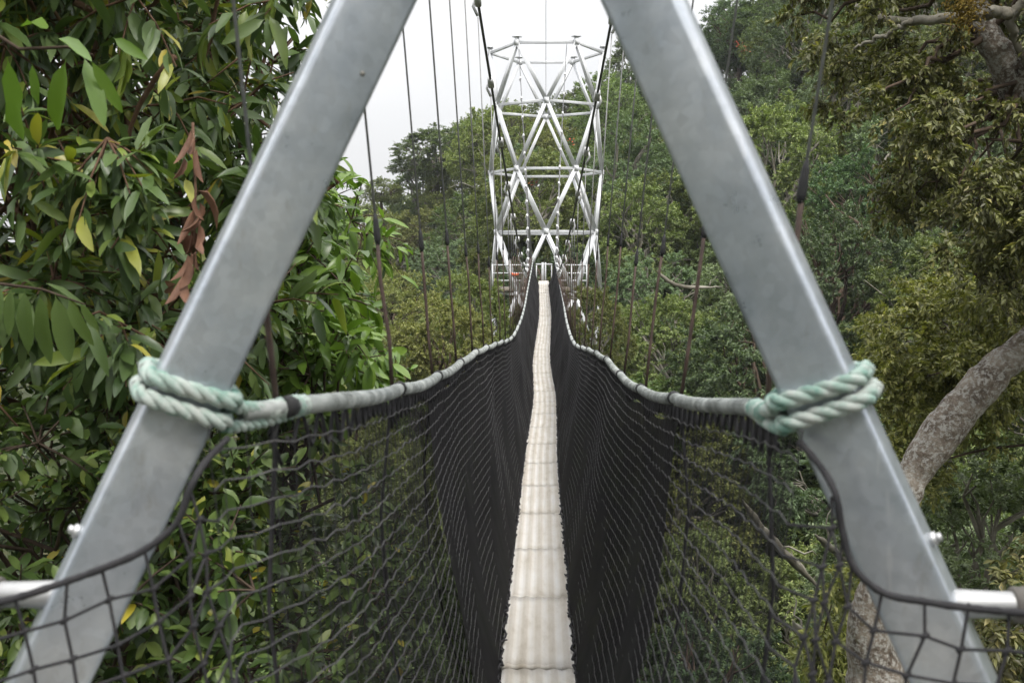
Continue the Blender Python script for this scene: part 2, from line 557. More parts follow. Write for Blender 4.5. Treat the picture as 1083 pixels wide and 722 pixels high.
def twigs(C, O, nt, nl, Lt, spread=0.7, upw=0.2, droop=0.25, side=0.8, nrand=0.35, tmin=0.2):
    """leaf base points, directions, normals for nt twigs per clump, nl leaves per twig"""
    n = len(C)
    D = nrm(O[:, None] * 0.8 + RNG.normal(0, spread, (n, nt, 3)) + UP * upw)
    Lt = np.broadcast_to(np.asarray(Lt), (n,))[:, None] * RNG.uniform(0.6, 1.15, (n, nt))
    t = RNG.uniform(tmin, 1.0, (n, nt, nl)) ** 0.8
    P = C[:, None, None] + D[:, :, None] * (Lt[..., None] * t)[..., None]
    P = P - UP * (droop * 0.5 * Lt[..., None] * t * t)[..., None]
    pr = RNG.normal(0, 1, (n, nt, nl, 3))
    pr = pr - D[:, :, None] * np.sum(pr * D[:, :, None], -1, keepdims=True)
    pr = nrm(pr)
    LD = nrm(D[:, :, None] * 0.65 + pr * side - UP * droop)
    Nv = nrm(UP * 0.9 + RNG.normal(0, nrand, (n, nt, nl, 3)) + O[:, None, None] * 0.25)
    return P.reshape(-1, 3), LD.reshape(-1, 3), Nv.reshape(-1, 3), D, Lt


def limb(a, b, k=5, sag=0.12):
    """a crooked path from a to b"""
    a, b = np.asarray(a), np.asarray(b)
    t = np.linspace(0, 1, k)[:, None]
    d = np.linalg.norm(b - a)
    P = a + (b - a) * t
    w = RNG.normal(0, 0.07 * d, (k, 3)) * np.sin(t * math.pi)
    P = P + w + UP * sag * d * np.sin(t * math.pi)
    return P


def crown_centres(n, rx, rz, flat=0.0, inner=0.55):
    d = nrm(RNG.normal(0, 1, (n, 3)))
    # lumpy outline: a few random bumps push the surface in and out
    bumps = nrm(RNG.normal(0, 1, (7, 3)))
    k = np.max(np.clip(d @ bumps.T, 0, 1) ** 4, 1)
    r = RNG.uniform(inner, 1.0, n) ** 0.6 * (0.72 + 0.36 * k)
    C = d * r[:, None] * np.array([rx, rx, rz])
    C[:, 2] = np.where(C[:, 2] < -rz * 0.5, C[:, 2] * 0.55, C[:, 2])
    return C, d


def forest_variant(rx, rz, th, nclump, ntw, nl, Ls, Ws, lt, mat, bark, droop=0.25, spread=0.7, nlimb=34, trunk_r=0.16, upw=0.25):
    """one unlinked tree kind: returns (crown mesh object, trunk mesh object) with the foot at 0,0,0"""
    C, d = crown_centres(nclump, rx, rz)
    O = nrm(d + UP * 0.35)
    mb = MB()
    P, D, Nv, TD, TL = twigs(C, O, ntw, nl, lt, spread, upw, droop)
    Ln = Ls * RNG.uniform(0.65, 1.3, len(P))
    leaves_small(mb, P + np.array([0, 0, th]), D, Nv, Ln, Ln * Ws)
    tb = MB()
    base = np.array([0, 0, -1.0])
    fork = np.array([RNG.normal(0, 0.2), RNG.normal(0, 0.2), th - rz * 0.55])
    tp = limb(base, fork, 6, 0.0)
    tb.tube(tp, np.linspace(trunk_r * 1.35, trunk_r * 0.85, 6), 7)
    pick = RNG.choice(nclump, min(nlimb, nclump), replace=False)
    for i in pick:
        P2 = limb(fork, C[i] * 0.98 + np.array([0, 0, th]), 6, 0.06)
        tb.tube(P2, np.linspace(trunk_r * 0.5, 0.018, 6), 5, cap=False)
        for q in range(3):
            s = P2[3 + (q % 2)]
            e = C[i] + np.array([0, 0, th]) + RNG.normal(0, lt * 0.6, 3)
            tb.tube(limb(s, e, 4, 0.03), np.linspace(0.028, 0.009, 4), 4, cap=False)
    return mb, tb


def make_tree(name, mb, tb, lm, bm):
    root = empty(name)
    mb.build('crown', lm, root)
    tb.build('trunk', bm, root, smooth=True)
    return root


# ------------------------------------------------------------------ terrain
_RP = np.array([-600, 0, 300, 390, 440, 480, 534, 600, 663, 755, 800, 1000, 1300, 2500])
_RT = np.array([330, 300, 250, 222, 190, 150, 112, 92, 70, 42, -30, -190, -260, -260])


def ground(x, y):
    x = np.asarray(x, float)
    y = np.asarray(y, float)
    px = 573 + 1053 * x / np.maximum(y, 12)
    top = np.interp(px, _RP, _RT)
    H = (273 - top) / 1053 * 85 + 1.7 - 7.7
    t = np.clip((y - 20) / 65, 0, 1)
    far = -11 + (H + 11) * t ** 0.95
    back = np.clip((y - 85) / 60, 0, 1)
    far = far - back * back * (3 - 2 * back) * (H + 30) * 0.75
    # near bank: the hillside the first tower stands on
    nb = np.clip((9 - y) / 9, 0, 1)
    nb = nb * nb * (3 - 2 * nb)
    g = far * (1 - nb) + (-3.0) * nb
    # unseen rise added behind the first tower to darken reflections in its legs
    bk = np.clip((-6 - y) / 26, 0, 1)
    g = g + 15 * bk * bk * (3 - 2 * bk)
    g = g + 0.5 * np.sin(x * 0.31 + y * 0.13) + 0.4 * np.sin(y * 0.37 - x * 0.21)
    return g


def build_ground():
    xs = np.concatenate([np.linspace(-900, -90, 14)[:-1], np.linspace(-90, 130, 111), np.linspace(130, 900, 14)[1:]])
    ys = np.concatenate([np.linspace(-500, -30, 10)[:-1], np.linspace(-30, 150, 91), np.linspace(150, 1500, 16)[1:]])
    X, Y = np.meshgrid(xs, ys)
    Z = ground(X, Y)
    V = np.stack([X, Y, Z], -1).reshape(-1, 3)
    nx, ny = len(xs), len(ys)
    i = (np.arange(ny - 1)[:, None] * nx + np.arange(nx - 1)[None]).ravel()
    F = np.stack([i, i + 1, i + nx + 1, i + nx], 1)
    mb = MB()
    mb.add(V, F)
    g = surf('forest_floor', [(0.3, (0.018, 0.022, 0.01)), (0.55, (0.035, 0.042, 0.018)), (0.75, (0.06, 0.055, 0.03))], 0.8, 0.95, 0, 0.5, 3, detail=9, spec=0.1)
    o = mb.build('ground', g, smooth=True)
    tag(o, 'steep forested valley floor and hillsides under the trees', None, None, 'structure')


build_ground()

# ------------------------------------------------------------------ bridge curves
YE = 33.0  # the far end


def deck_z(d):
    return 1.7 - 1.95 + 0.0025 * (np.asarray(d, float) - 12) ** 2


def deck_x(d):
    return spline([0, 4, 9.6, 14, 18, 21, 25, 33], [-.02, -.015, 0.0, .045, .0, .03, .085, .06], d)


RAIL_PX = {
    -1: [(233, 438, 1.62), (305, 430, 1.75), (413, 413, 2.6), (458.5, 399.5, 3.6), (484, 385, 4.6), (500, 373.5, 5.5), (512, 368, 6.5), (521, 364.5, 7.4), (542.5, 355, 11), (550, 340, 13.5), (554.5, 325, 17), (558, 306, 22), (562, 285, 28), (564, 272, 33)],
    1: [(838, 440, 1.62), (800, 431, 1.95), (710, 420, 3.0), (676, 410, 4.0), (656.5, 396, 4.9), (643.5, 381, 5.8), (633, 374, 6.7), (625, 370, 7.6), (608, 363, 10.5), (599.5, 340, 14.5), (596, 319, 18), (592, 300, 23), (588, 280, 29), (586, 271, 33)],
}
RAIL_W = {s: np.array([at(*q) for q in RAIL_PX[s]]) for s in (-1, 1)}


def rail(s, d):
    """point of the handrail at distance d; it dips a little between its hangers"""
    d = np.asarray(d, float)
    W = RAIL_W[s]
    P = np.stack([np.interp(d, W[:, 1], W[:, 0]), d, np.interp(d, W[:, 1], W[:, 2])], -1)
    Q = np.stack([spline(W[:, 1], W[:, 0], d), d, spline(W[:, 1], W[:, 2], d)], -1)
    w = np.where(d < 9, 0.55, 0.9)[..., None]
    R = P * (1 - w) + Q * w
    dip = 0.012 * np.abs(np.sin(math.pi * (d - HANG0[s]))) ** 0.7
    R[..., 2] -= dip * np.clip(d - 1.7, 0, 1)
    return R


HANG0 = {-1: 1.75, 1: 1.95}


def cable(s, d):
    u = (17 - np.asarray(d, float)) / 17
    wide = np.where(u > 0, 0.77 if s < 0 else 0.88, 0.56)
    x = s * (0.27 + wide * u ** 2) + 0.01
    x = x + s * (0.2 if s < 0 else 0.55) * np.clip(u, 0, 1) ** 6
    hi = np.where(u > 0, 7.35, 7.75)
    z = 1.7 - 0.22 + hi * u ** 2
    return np.stack([x, np.asarray(d, float), z], -1)


# deck panels: the walkway
walk = empty('walkway', (0, 1.0, deck_z(1.0)))
tag(walk, 'narrow pale ribbed plank walkway running down the middle of the suspension bridge', 'walkway')
PW = 0.33
prof_x = np.linspace(-PW / 2, PW / 2, 61)
rib = 0.0036 * np.tanh(3.5 * np.cos(prof_x / (PW / 5.0) * 2 * math.pi + 0.0)) + 0.0015 * np.cos(prof_x / (PW / 15.0) * 2 * math.pi)
edges = [0.2]
while edges[-1] < YE + 0.3:
    edges.append(edges[-1] + 1.02)
for i in range(len(edges) - 1):
    a, b = edges[i] + 0.013, edges[i + 1] - 0.013
    n = 9
    ys = np.linspace(a, b, n)
    jz = RNG.normal(0, 0.004)
    jx = RNG.normal(0, 0.005)
    tilt = RNG.normal(0, 0.012)
    T = np.stack([np.broadcast_to(prof_x + jx, (n, 61)) + deck_x(ys)[:, None], np.broadcast_to(ys[:, None], (n, 61)), deck_z(ys)[:, None] + rib + jz + tilt * prof_x], -1)
    mb = MB()
    V = T.reshape(-1, 3)
    q = (np.arange(n - 1)[:, None] * 61 + np.arange(60)[None]).ravel()
    F = np.stack([q, q + 1, q + 62, q + 61], 1)
    Vb = V.copy()
    Vb[:, 2] = np.repeat(deck_z(ys), 61) + jz - 0.03
    nn = len(V)
    mb.add(np.concatenate([V, Vb]), np.concatenate([F, F[:, ::-1] + nn]))
    # side and end skirts
    L = np.arange(n) * 61
    R = L + 60
    sk = [np.stack([L[:-1], L[1:], L[1:] + nn, L[:-1] + nn], 1), np.stack([R[1:], R[:-1], R[:-1] + nn, R[1:] + nn], 1)]
    E0 = np.arange(61)
    E1 = E0 + (n - 1) * 61
    sk += [np.stack([E0[1:], E0[:-1], E0[:-1] + nn, E0[1:] + nn], 1), np.stack([E1[:-1], E1[1:], E1[1:] + nn, E1[:-1] + nn], 1)]
    mb.f[4].append(np.concatenate(sk))
    p = mb.build('deck_panel', M['deck'], walk)
    me = p.data
    li = np.empty(len(me.loops), np.int32)
    me.loops.foreach_get('vertex_index', li)
    vi = li % nn
    uvs = np.stack([(vi % 61) / 60.0, V[vi, 1]], 1).astype(np.float32)
    me.uv_layers.new(name='UVMap').data.foreach_set('uv', uvs.ravel())
    # cross bearer under each joint
    cb = MB()
    cz = deck_z(edges[i]) - 0.055
    cb.box((deck_x(edges[i]), edges[i], cz), (0.2, 0, 0), (0, 0.022, 0), (0, 0, 0.02))
    cb.build('cross_bearer', M['deck_gap'], p)

# handrails
for s, side in ((-1, 'left'), (1, 'right')):
    d = np.linspace(1.66, YE, 900)
    P = rail(s, d)
    hr = empty('handrail', P[0])
    tag(hr, f'grey foam-wrapped handrail with black ties on the {side} of the walkway', 'handrail')
    mb = MB()
    r = 0.0172 + 0.0012 * np.sin(d * 21) + RNG.normal(0, 0.0006, len(d))
    ph = (d - HANG0[s]) % 1.0
    pinch = np.exp(-(np.minimum(ph, 1 - ph) / 0.03) ** 2)
    r = r - 0.005 * pinch
    mb.tube(P, r, 10)
    mb.build('foam_cover', M['rail'], hr, smooth=True)
    dw = np.linspace(1.9, 8.0, 6200)
    Pw = rail(s, dw)
    th = (dw - 1.9) / 0.018 * 2 * math.pi
    rw = 0.0166 * (1 - 0.2 * np.exp(-(np.minimum((dw - HANG0[s]) % 1.0, 1 - (dw - HANG0[s]) % 1.0) / 0.03) ** 2))
    Pw = Pw + np.stack([np.cos(th) * rw, np.zeros_like(th), np.sin(th) * rw], 1)
    mb = MB()
    mb.tube(Pw, 0.0021, 4)
    mb.build('wrapping_cord', M['rail'], hr)
    for k in range(0, 31):
        dd = HANG0[s] + k
        Q = rail(s, np.array([dd - 0.012, dd, dd + 0.012]))
        tb = MB()
        tb.tube(Q, [0.019, 0.0215, 0.019], 8)
        c = Q[1]
        for q in range(2 if k < 12 else 1):
            e = c + np.array([s * 0.01, RNG.normal(0, 0.02), 0])
            pts = np.array([e, e + np.array([s * RNG.uniform(0.0, 0.03), RNG.normal(0, 0.02), -0.05]), e + np.array([s * 0.01, RNG.normal(0, 0.03), -0.11])])
            tb.tube(pts, 0.0045, 4)
        tb.build('tie', M['tie'], hr)

# main cables with clamps
for s, side in ((-1, 'left'), (1, 'right')):
    d = np.linspace(0.0, 33.4, 160)
    root = empty('main_cable', cable(s, np.array([0.0]))[0])
    tag(root, f'dark sagging main suspension cable above the {side} handrail', 'cable')
    mb = MB()
    mb.tube(cable(s, d), 0.0115, 6)
    mb.build('strand', M['cable'], root, smooth=True)
    for k in range(0, 31):
        dd = HANG0[s] + k
        c = cable(s, np.array([dd - 0.03, dd + 0.03]))
        cb = MB()
        t = nrm(c[1] - c[0])
        m_ = c.mean(0)
        cb.rect_tube(m_ - t * 0.055, m_ + t * 0.055, 0.05, 0.05, (1, 0, 0), 0.012)
        cb.tube(np.array([m_ + [s * 0.02, 0, 0], m_ + [s * 0.035, 0, -0.05], m_ + [0, 0, -0.12]]), 0.012, 5)
        cb.build('clamp', M['clamp'], root)

# hangers
for s, side in ((-1, 'left'), (1, 'right')):
    for k in list(range(0, 31)) + [q + 0.5 for q in range(9, 30)]:
        dd = HANG0[s] + k
        lo = rail(s, np.array([dd]))[0] + np.array([s * 0.021, 0, 0])
        hi = cable(s, np.array([dd]))[0] + np.array([0, 0, -0.12])
        hi[1] += RNG.normal(0, 0.03)
        if hi[2] < lo[2] + 0.1:
            hi[2] = lo[2] + 0.12
        h = empty('hanger', lo)
        if s == 1 and k == 0:
            tag(h, 'hanger wire with a black taped joint behind the right tower leg, nearest on that side', 'hanger', 'hangers of the right handrail')
        elif s == -1 and k == 0:
            tag(h, 'hanger wire with brown lower rod behind the left tower leg, nearest on that side', 'hanger', 'hangers of the left handrail')
        else:
            tag(h, f'thin steel hanger wire with brown lower rod holding up the {side} handrail', 'hanger', f'hangers of the {side} handrail')
        jz = 1.74 + RNG.normal(0, 0.05) if not (s == 1 and k == 0) else 1.84
        if hi[2] > jz + 0.15:
            t = (jz - lo[2]) / (hi[2] - lo[2])
            j = lo + (hi - lo) * t
            mb = MB()
            mb.tube(np.array([j, hi]), 0.0036 if k < 3 else 0.0046, 5)
            mb.build('wire', M['wire'], h)
            jb = MB()
            u = nrm(hi - lo)
            jb.tube(np.array([j - u * 0.035, j - u * 0.02, j, j + u * 0.03, j + u * 0.05]), [0.006, 0.0105, 0.010, 0.008, 0.004], 6)
            jb.build('joint', M['tie'], h)
            top = j
        else:
            top = hi
        mb = MB()
        pts = np.array([lo, lo + (top - lo) * 0.3 + RNG.normal(0, 0.004, 3), lo + (top - lo) * 0.7 + RNG.normal(0, 0.004, 3), top])
        mb.tube(pts, 0.0059, 6)
        mb.build('rod', M['rod'], h, smooth=True)
        # below the rail it runs down outside the net to the bearer
        ft = np.array([deck_x(dd) + s * 0.2, dd, deck_z(dd) - 0.05])
        mb = MB()
        mb.tube(np.array([lo, lo * 0.75 + ft * 0.25 + np.array([s * 0.085, 0, 0]), lo * 0.5 + ft * 0.5 + np.array([s * 0.115, 0, 0]), lo * 0.25 + ft * 0.75 + np.array([s * 0.085, 0, 0]), ft]), 0.0045, 5)
        mb.build('lower_rope', M['net_dark'], h)

# overhead wire
mb = MB()
mb.tube(np.array([[0.0, 0.0, 9.6], [0.05, 17, 8.3], [0.12, 33.2, 7.0]]), 0.007, 5)
tag(mb.build('overhead_wire', M['cable']), 'single thin wire running above the middle of the bridge to the far tower', 'wire')

# nets
NROW = 28
TAIL = {
    -1: [(203, 512, 1.50), (190, 548, 1.49), (165, 573, 1.475), (110, 600, 1.45), (66, 616, 1.43), (20, 631, 1.41), (-60, 648, 1.36), (-260, 670, 1.22)],
    1: [(883, 520, 1.50), (895, 575, 1.49), (915, 618, 1.475), (960, 632, 1.46), (1010, 641, 1.44), (1060, 646, 1.42), (1140, 655, 1.37), (1330, 672, 1.22)],
}
CELL = 0.052
for s, side in ((-1, 'left'), (1, 'right')):
    net = empty('safety_net', (s * 0.4, 1.6, 0))
    tag(net, f'black knotted safety net walling the {side} side of the walkway from handrail to planks', 'net')
    d0 = 1.56
    d = np.arange(d0, YE - 0.02, CELL)
    top = rail(s, np.maximum(d, 1.62)) - np.array([0, 0, 0.012])
    top[:, 1] = d
    bot = np.stack([deck_x(d) + s * (PW / 2 + 0.012), d, deck_z(d) + 0.02], -1)

    def netpt(k, dd_top, dd_bot, dvec):
        u = k / NROW
        P = dd_top + (dd_bot - dd_top) * u
        # the panel bows outwards a little and sags between the ties
        bow = 0.05 * np.sin(math.pi * u) + 0.03 * np.sin(math.pi * u) * np.sin(dvec * 1.9 + s)
        P = P + np.array([1.0, 0, 0]) * (s * bow)[:, None]
        return P

    rows = []
    for k in range(NROW + 1):
        P = netpt(k, top, bot, d)
        amp = 0.0032 * (1 if k not in (0, NROW) else 0)
        zig = (np.arange(len(d)) % 2) * 2 - 1
        P = P + np.array([0, 0, 1.0]) * (zig * amp)[:, None] + RNG.normal(0, 0.0016, P.shape) * np.array([0.6, 1, 1])
        rows.append(P)
    rows = np.array(rows)
    # the tail in front of the tower leg
    Tp = np.array([at(*q) for q in TAIL[s]])
    seg = np.concatenate([[0], np.cumsum(np.linalg.norm(np.diff(Tp, axis=0), axis=1))])
    nt_ = int(seg[-1] / CELL)
    Ts = spline(seg, Tp, np.linspace(0, seg[-1], nt_))
    # longitudinal twines
    mb = MB()
    for k in range(NROW + 1):
        mb.tube(rows[k], 0.0018, 4, cap=False)
    mb.build('long_twines', M['net'], net)
    mb = MB()
    for j in range(0, len(d)):
        mb.tube(rows[:, j], 0.0012, 3, cap=False)
    mb.build('cross_twines', M['net_dark'], net)
    # tail rows and columns
    mb = MB()
    down = np.array([0.0, 0.0, -1.0])
    step = 0.054
    nr = 19
    tr = []
    for k in range(nr):
        P = Ts + down * (k * step)
        P = P + np.array([-s * 0.012 * k, -0.006 * k, 0]) + RNG.normal(0, 0.0035, P.shape)
        tr.append(P)
    tr = np.array(tr)
    for k in range(1, nr):
        # continue into the row of the main net at the same height
        kk = int(np.argmin(np.abs(rows[:, 0, 2] - tr[k][0, 2])))
        mb.tube(np.concatenate([[rows[kk, 0]], tr[k]]), 0.0027, 5, cap=False)
    for j in range(0, nt_):
        mb.tube(tr[:, j], 0.0027, 5, cap=False)
        for k in range(1, 5):
            mb.tube(np.array([tr[k, j] - [0.006, 0, 0.004], tr[k, j] + [0.006, 0, 0.004]]), 0.0042, 5)
    mb.build('near_mesh', M['net_dark'], net)
    # border rope: from the lashing down the leg edge then across the leg
    start = rail(s, np.array([1.66]))[0] + np.array([0, -0.08, -0.03])
    mid = (start + Ts[0]) / 2 + np.array([s * 0.006, 0.0, 0])
    bp = np.concatenate([[start, mid], Ts])
    bs = np.concatenate([[0], np.cumsum(np.linalg.norm(np.diff(bp, axis=0), axis=1))])
    bp = spline(bs, bp, np.linspace(0, bs[-1], 90))
    mb = MB()
    mb.tube(bp, 0.0058 + RNG.normal(0, 0.0004, 90), 7)
    mb.build('border_rope', M['net_dark'], net, smooth=True)
    # lacing along the plank edge
    mb = MB()
    ds = np.arange(1.2, YE - 0.1, 0.028)
    z = deck_z(ds)
    x = deck_x(ds)
    L = np.stack([x + s * (PW / 2 + RNG.uniform(-0.012, 0.012, len(ds))), ds, z + 0.012 + RNG.normal(0, 0.006, len(ds))], -1)
    mb.tube(L, 0.0058, 4)
    for q in range(0, len(ds), 5):
        e = L[q]
        mb.tube(np.array([e, e + np.array([-s * RNG.uniform(0.0, 0.013), RNG.normal(0, 0.012), RNG.uniform(0.0, 0.014)])]), 0.0035, 4)
    mb.build('lacing', M['net_dark'], net)
    # black shade cloth behind the net, from the second hanger to the far tower
    ds = np.arange(3.52 if s < 0 else 2.98, YE, 0.11)
    tp = rail(s, ds) - np.array([0, 0, 0.015])
    bt = np.stack([deck_x(ds) + s * (PW / 2 - 0.03), ds, deck_z(ds) - 0.045], -1)
    nu = 14
    G = []
    for k in range(nu + 1):
        u = k / nu
        bow = 0.05 * math.sin(math.pi * u) + 0.03 * math.sin(math.pi * u) * np.sin(ds * 1.9 + s)
        P = tp + (bt - tp) * u
        P = P + np.array([1.0, 0, 0]) * (s * (bow + 0.018 + 0.006 * np.sin(ds * 5.1 + k * 0.7)))[:, None]
        if k == 0:
            P[:, 2] -= 0.03 + 0.03 * np.abs(np.sin(math.pi * (ds - HANG0[s])))
        G.append(P)
    G = np.array(G)
    nd = len(ds)
    i = (np.arange(nu)[:, None] * nd + np.arange(nd - 1)[None]).ravel()
    mb = MB()
    mb.add(G.reshape(-1, 3), np.stack([i, i + 1, i + nd + 1, i + nd], 1))
    mb.build('shade_cloth', M['shade'], net, smooth=True)
    # thin gauze between the tower leg and the shade cloth
    ds = np.linspace(1.72, 3.95 if s < 0 else 3.4, 26)
    tp = rail(s, ds) - np.array([0, 0, 0.03])
    bt = np.stack([deck_x(ds) + s * (PW / 2 + 0.03), ds, deck_z(ds)], -1)
    G = np.array([tp + (bt - tp) * (k / 10) + np.array([1.0, 0, 0]) * (s * (0.03 + 0.06 * math.sin(math.pi * k / 10) + 0.012 * np.sin(ds * 9 + k)))[:, None] for k in range(11)])
    nd = len(ds)
    i = (np.arange(10)[:, None] * nd + np.arange(nd - 1)[None]).ravel()
    mb = MB()
    mb.add(G.reshape(-1, 3), np.stack([i, i + 1, i + nd + 1, i + nd], 1))
    mb.build('gauze', M['veil'], net, smooth=True)
    # scalloped cord that laces the net's top edge to the rail
    mb = MB()
    dq = np.arange(1.75, 12.0, 0.0125)
    E = rail(s, dq)
    E[:, 2] -= 0.014 + 0.05 * (0.5 - 0.5 * np.cos(dq / 0.075 * 2 * math.pi)) * (1 + 0.35 * np.sin(dq * 7.3))
    E[:, 0] += s * 0.004
    mb.tube(E, 0.0042, 4)
    mb.build('top_lacing', M['net_dark'], net)


# ------------------------------------------------------------------ lattice towers
def hexring(c, R, z, odd):
    """six nodes; odd rings show an edge to the bridge, even rings a corner"""
    a0 = math.radians(90 if not odd else 60)
    return np.array([[c[0] + R * math.cos(a0 - i * math.pi / 3), c[1] + R * math.sin(a0 - i * math.pi / 3), z] for i in range(6)])


def tower(c, R, zs, w, mat, label, flip, big_gusset=1.0, near=False):
    root = empty('lattice_tower', (c[0], c[1], zs[-1]))
    tag(root, label, 'tower')
    rings = []
    for i, z in enumerate(zs):
        rr = hexring((0, 0), R, 0, i % 2 == 0)
        if flip:
            rr[:, 1] *= -1
        rr += np.array([c[0], c[1], z])
        if near and i == 3:
            rr[0] += np.array([0.014, 0.0, -0.06])
        if near and i == 4:
            rr[5] += np.array([-0.018, 0.0, 0.0])
        rings.append(rr)
    for i, rr in enumerate(rings):
        for q in range(6):
            a, b = rr[q], rr[(q + 1) % 6]
            if z_skip(i, zs):
                continue
            u = nrm(b - a)
            mb = MB()
            mb.rect_tube(a + u * 0.06, b - u * 0.06, w * 0.72, w * 0.72, (0, 0, 1), 0.012)
            mb.build('ring_beam', mat, root)
        for q in range(6):
            # gusset: a plate and two bolts facing outwards
            n_ = nrm(rr[q] - np.array([c[0], c[1], rr[q][2]]))
            t = np.cross(UP, n_)
            mb = MB()
            sgn = 1.0
            g = 0.12 * big_gusset
            mb.rect_tube(rr[q] - n_ * w * 0.6, rr[q] + n_ * w * 0.6, g * 1.4, g * 1.4, (0, 0, 1), g * 0.2)
            mb.build('gusset', mat, root)
            if i == 0:
                mb = MB()
                mb.tube(np.array([rr[q], rr[q] + UP * 0.16]), 0.07, 10)
                mb.box(rr[q] + UP * 0.18, t * 0.13, n_ * 0.10, UP * 0.018)
                mb.build('cap', mat, root)
    for i in range(len(rings) - 1):
        A, B = rings[i], rings[i + 1]
        for q in range(6):
            dist = np.linalg.norm(B - A[q], axis=1)
            for j in np.argsort(dist)[:2]:
                a, b = A[q], B[j]
                u = nrm(b - a)
                nvec = nrm((a + b) / 2 - np.array([c[0], c[1], (a[2] + b[2]) / 2]))
                sd = np.cross(u, nvec)
                is_front = near and max(a[1], b[1]) > c[1] + R * 0.95 and min(a[1], b[1]) > c[1] + R * 0.8 and abs(a[2] + b[2] - zs[3] - zs[4]) < 0.2
                mb = MB()
                if is_front:
                    # turned a little so that its outer side shows to somebody inside the tower
                    sx = 1.0 if (a[0] + b[0]) / 2 > c[0] else -1.0
                    ang = math.radians(FRONT_TURN)
                    f = nrm(np.array([-sx * math.sin(ang), -math.cos(ang), 0]))
                    sd = np.cross(u, f)
                    mb.rect_tube(a, b, 0.117, 0.085, sd, 0.012)
                    o = mb.build('leg', mat, root, smooth=False)
                    shade_auto(o)
                    leg_lines[int(sx)] = (a, b, u, nrm(sd - u * np.dot(sd, u)))
                else:
                    wb = w * (0.8 if not near and (a[1] + b[1]) / 2 > c[1] + 0.3 else 1.0)
                    mb.rect_tube(a, b, wb, wb, sd, 0.014)
                    mb.build('strut', mat, root)
    return root, rings


def shade_auto(o):
    me = o.data
    me.polygons.foreach_set('use_smooth', np.ones(len(me.polygons), bool))
    me.set_sharp_from_angle(angle=math.radians(40)) if hasattr(me, 'set_sharp_from_angle') else None


def z_skip(i, zs):
    return i >= 5


FRONT_TURN = 27
leg_lines = {}
NEAR_C = (-0.066, -0.12)
near_root, near_rings = tower(NEAR_C, 1.885, [9.07, 6.94, 4.81, 2.68, 0.55, -1.58, -3.7], 0.12, M['steel'],
                              'large grey box-section steel legs of the lattice tower framing the near end of the bridge', False, near=True)
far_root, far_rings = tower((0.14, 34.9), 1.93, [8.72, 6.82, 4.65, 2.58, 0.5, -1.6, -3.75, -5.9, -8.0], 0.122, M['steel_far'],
                            'pale steel lattice tower of crossing struts at the far end of the bridge', True)

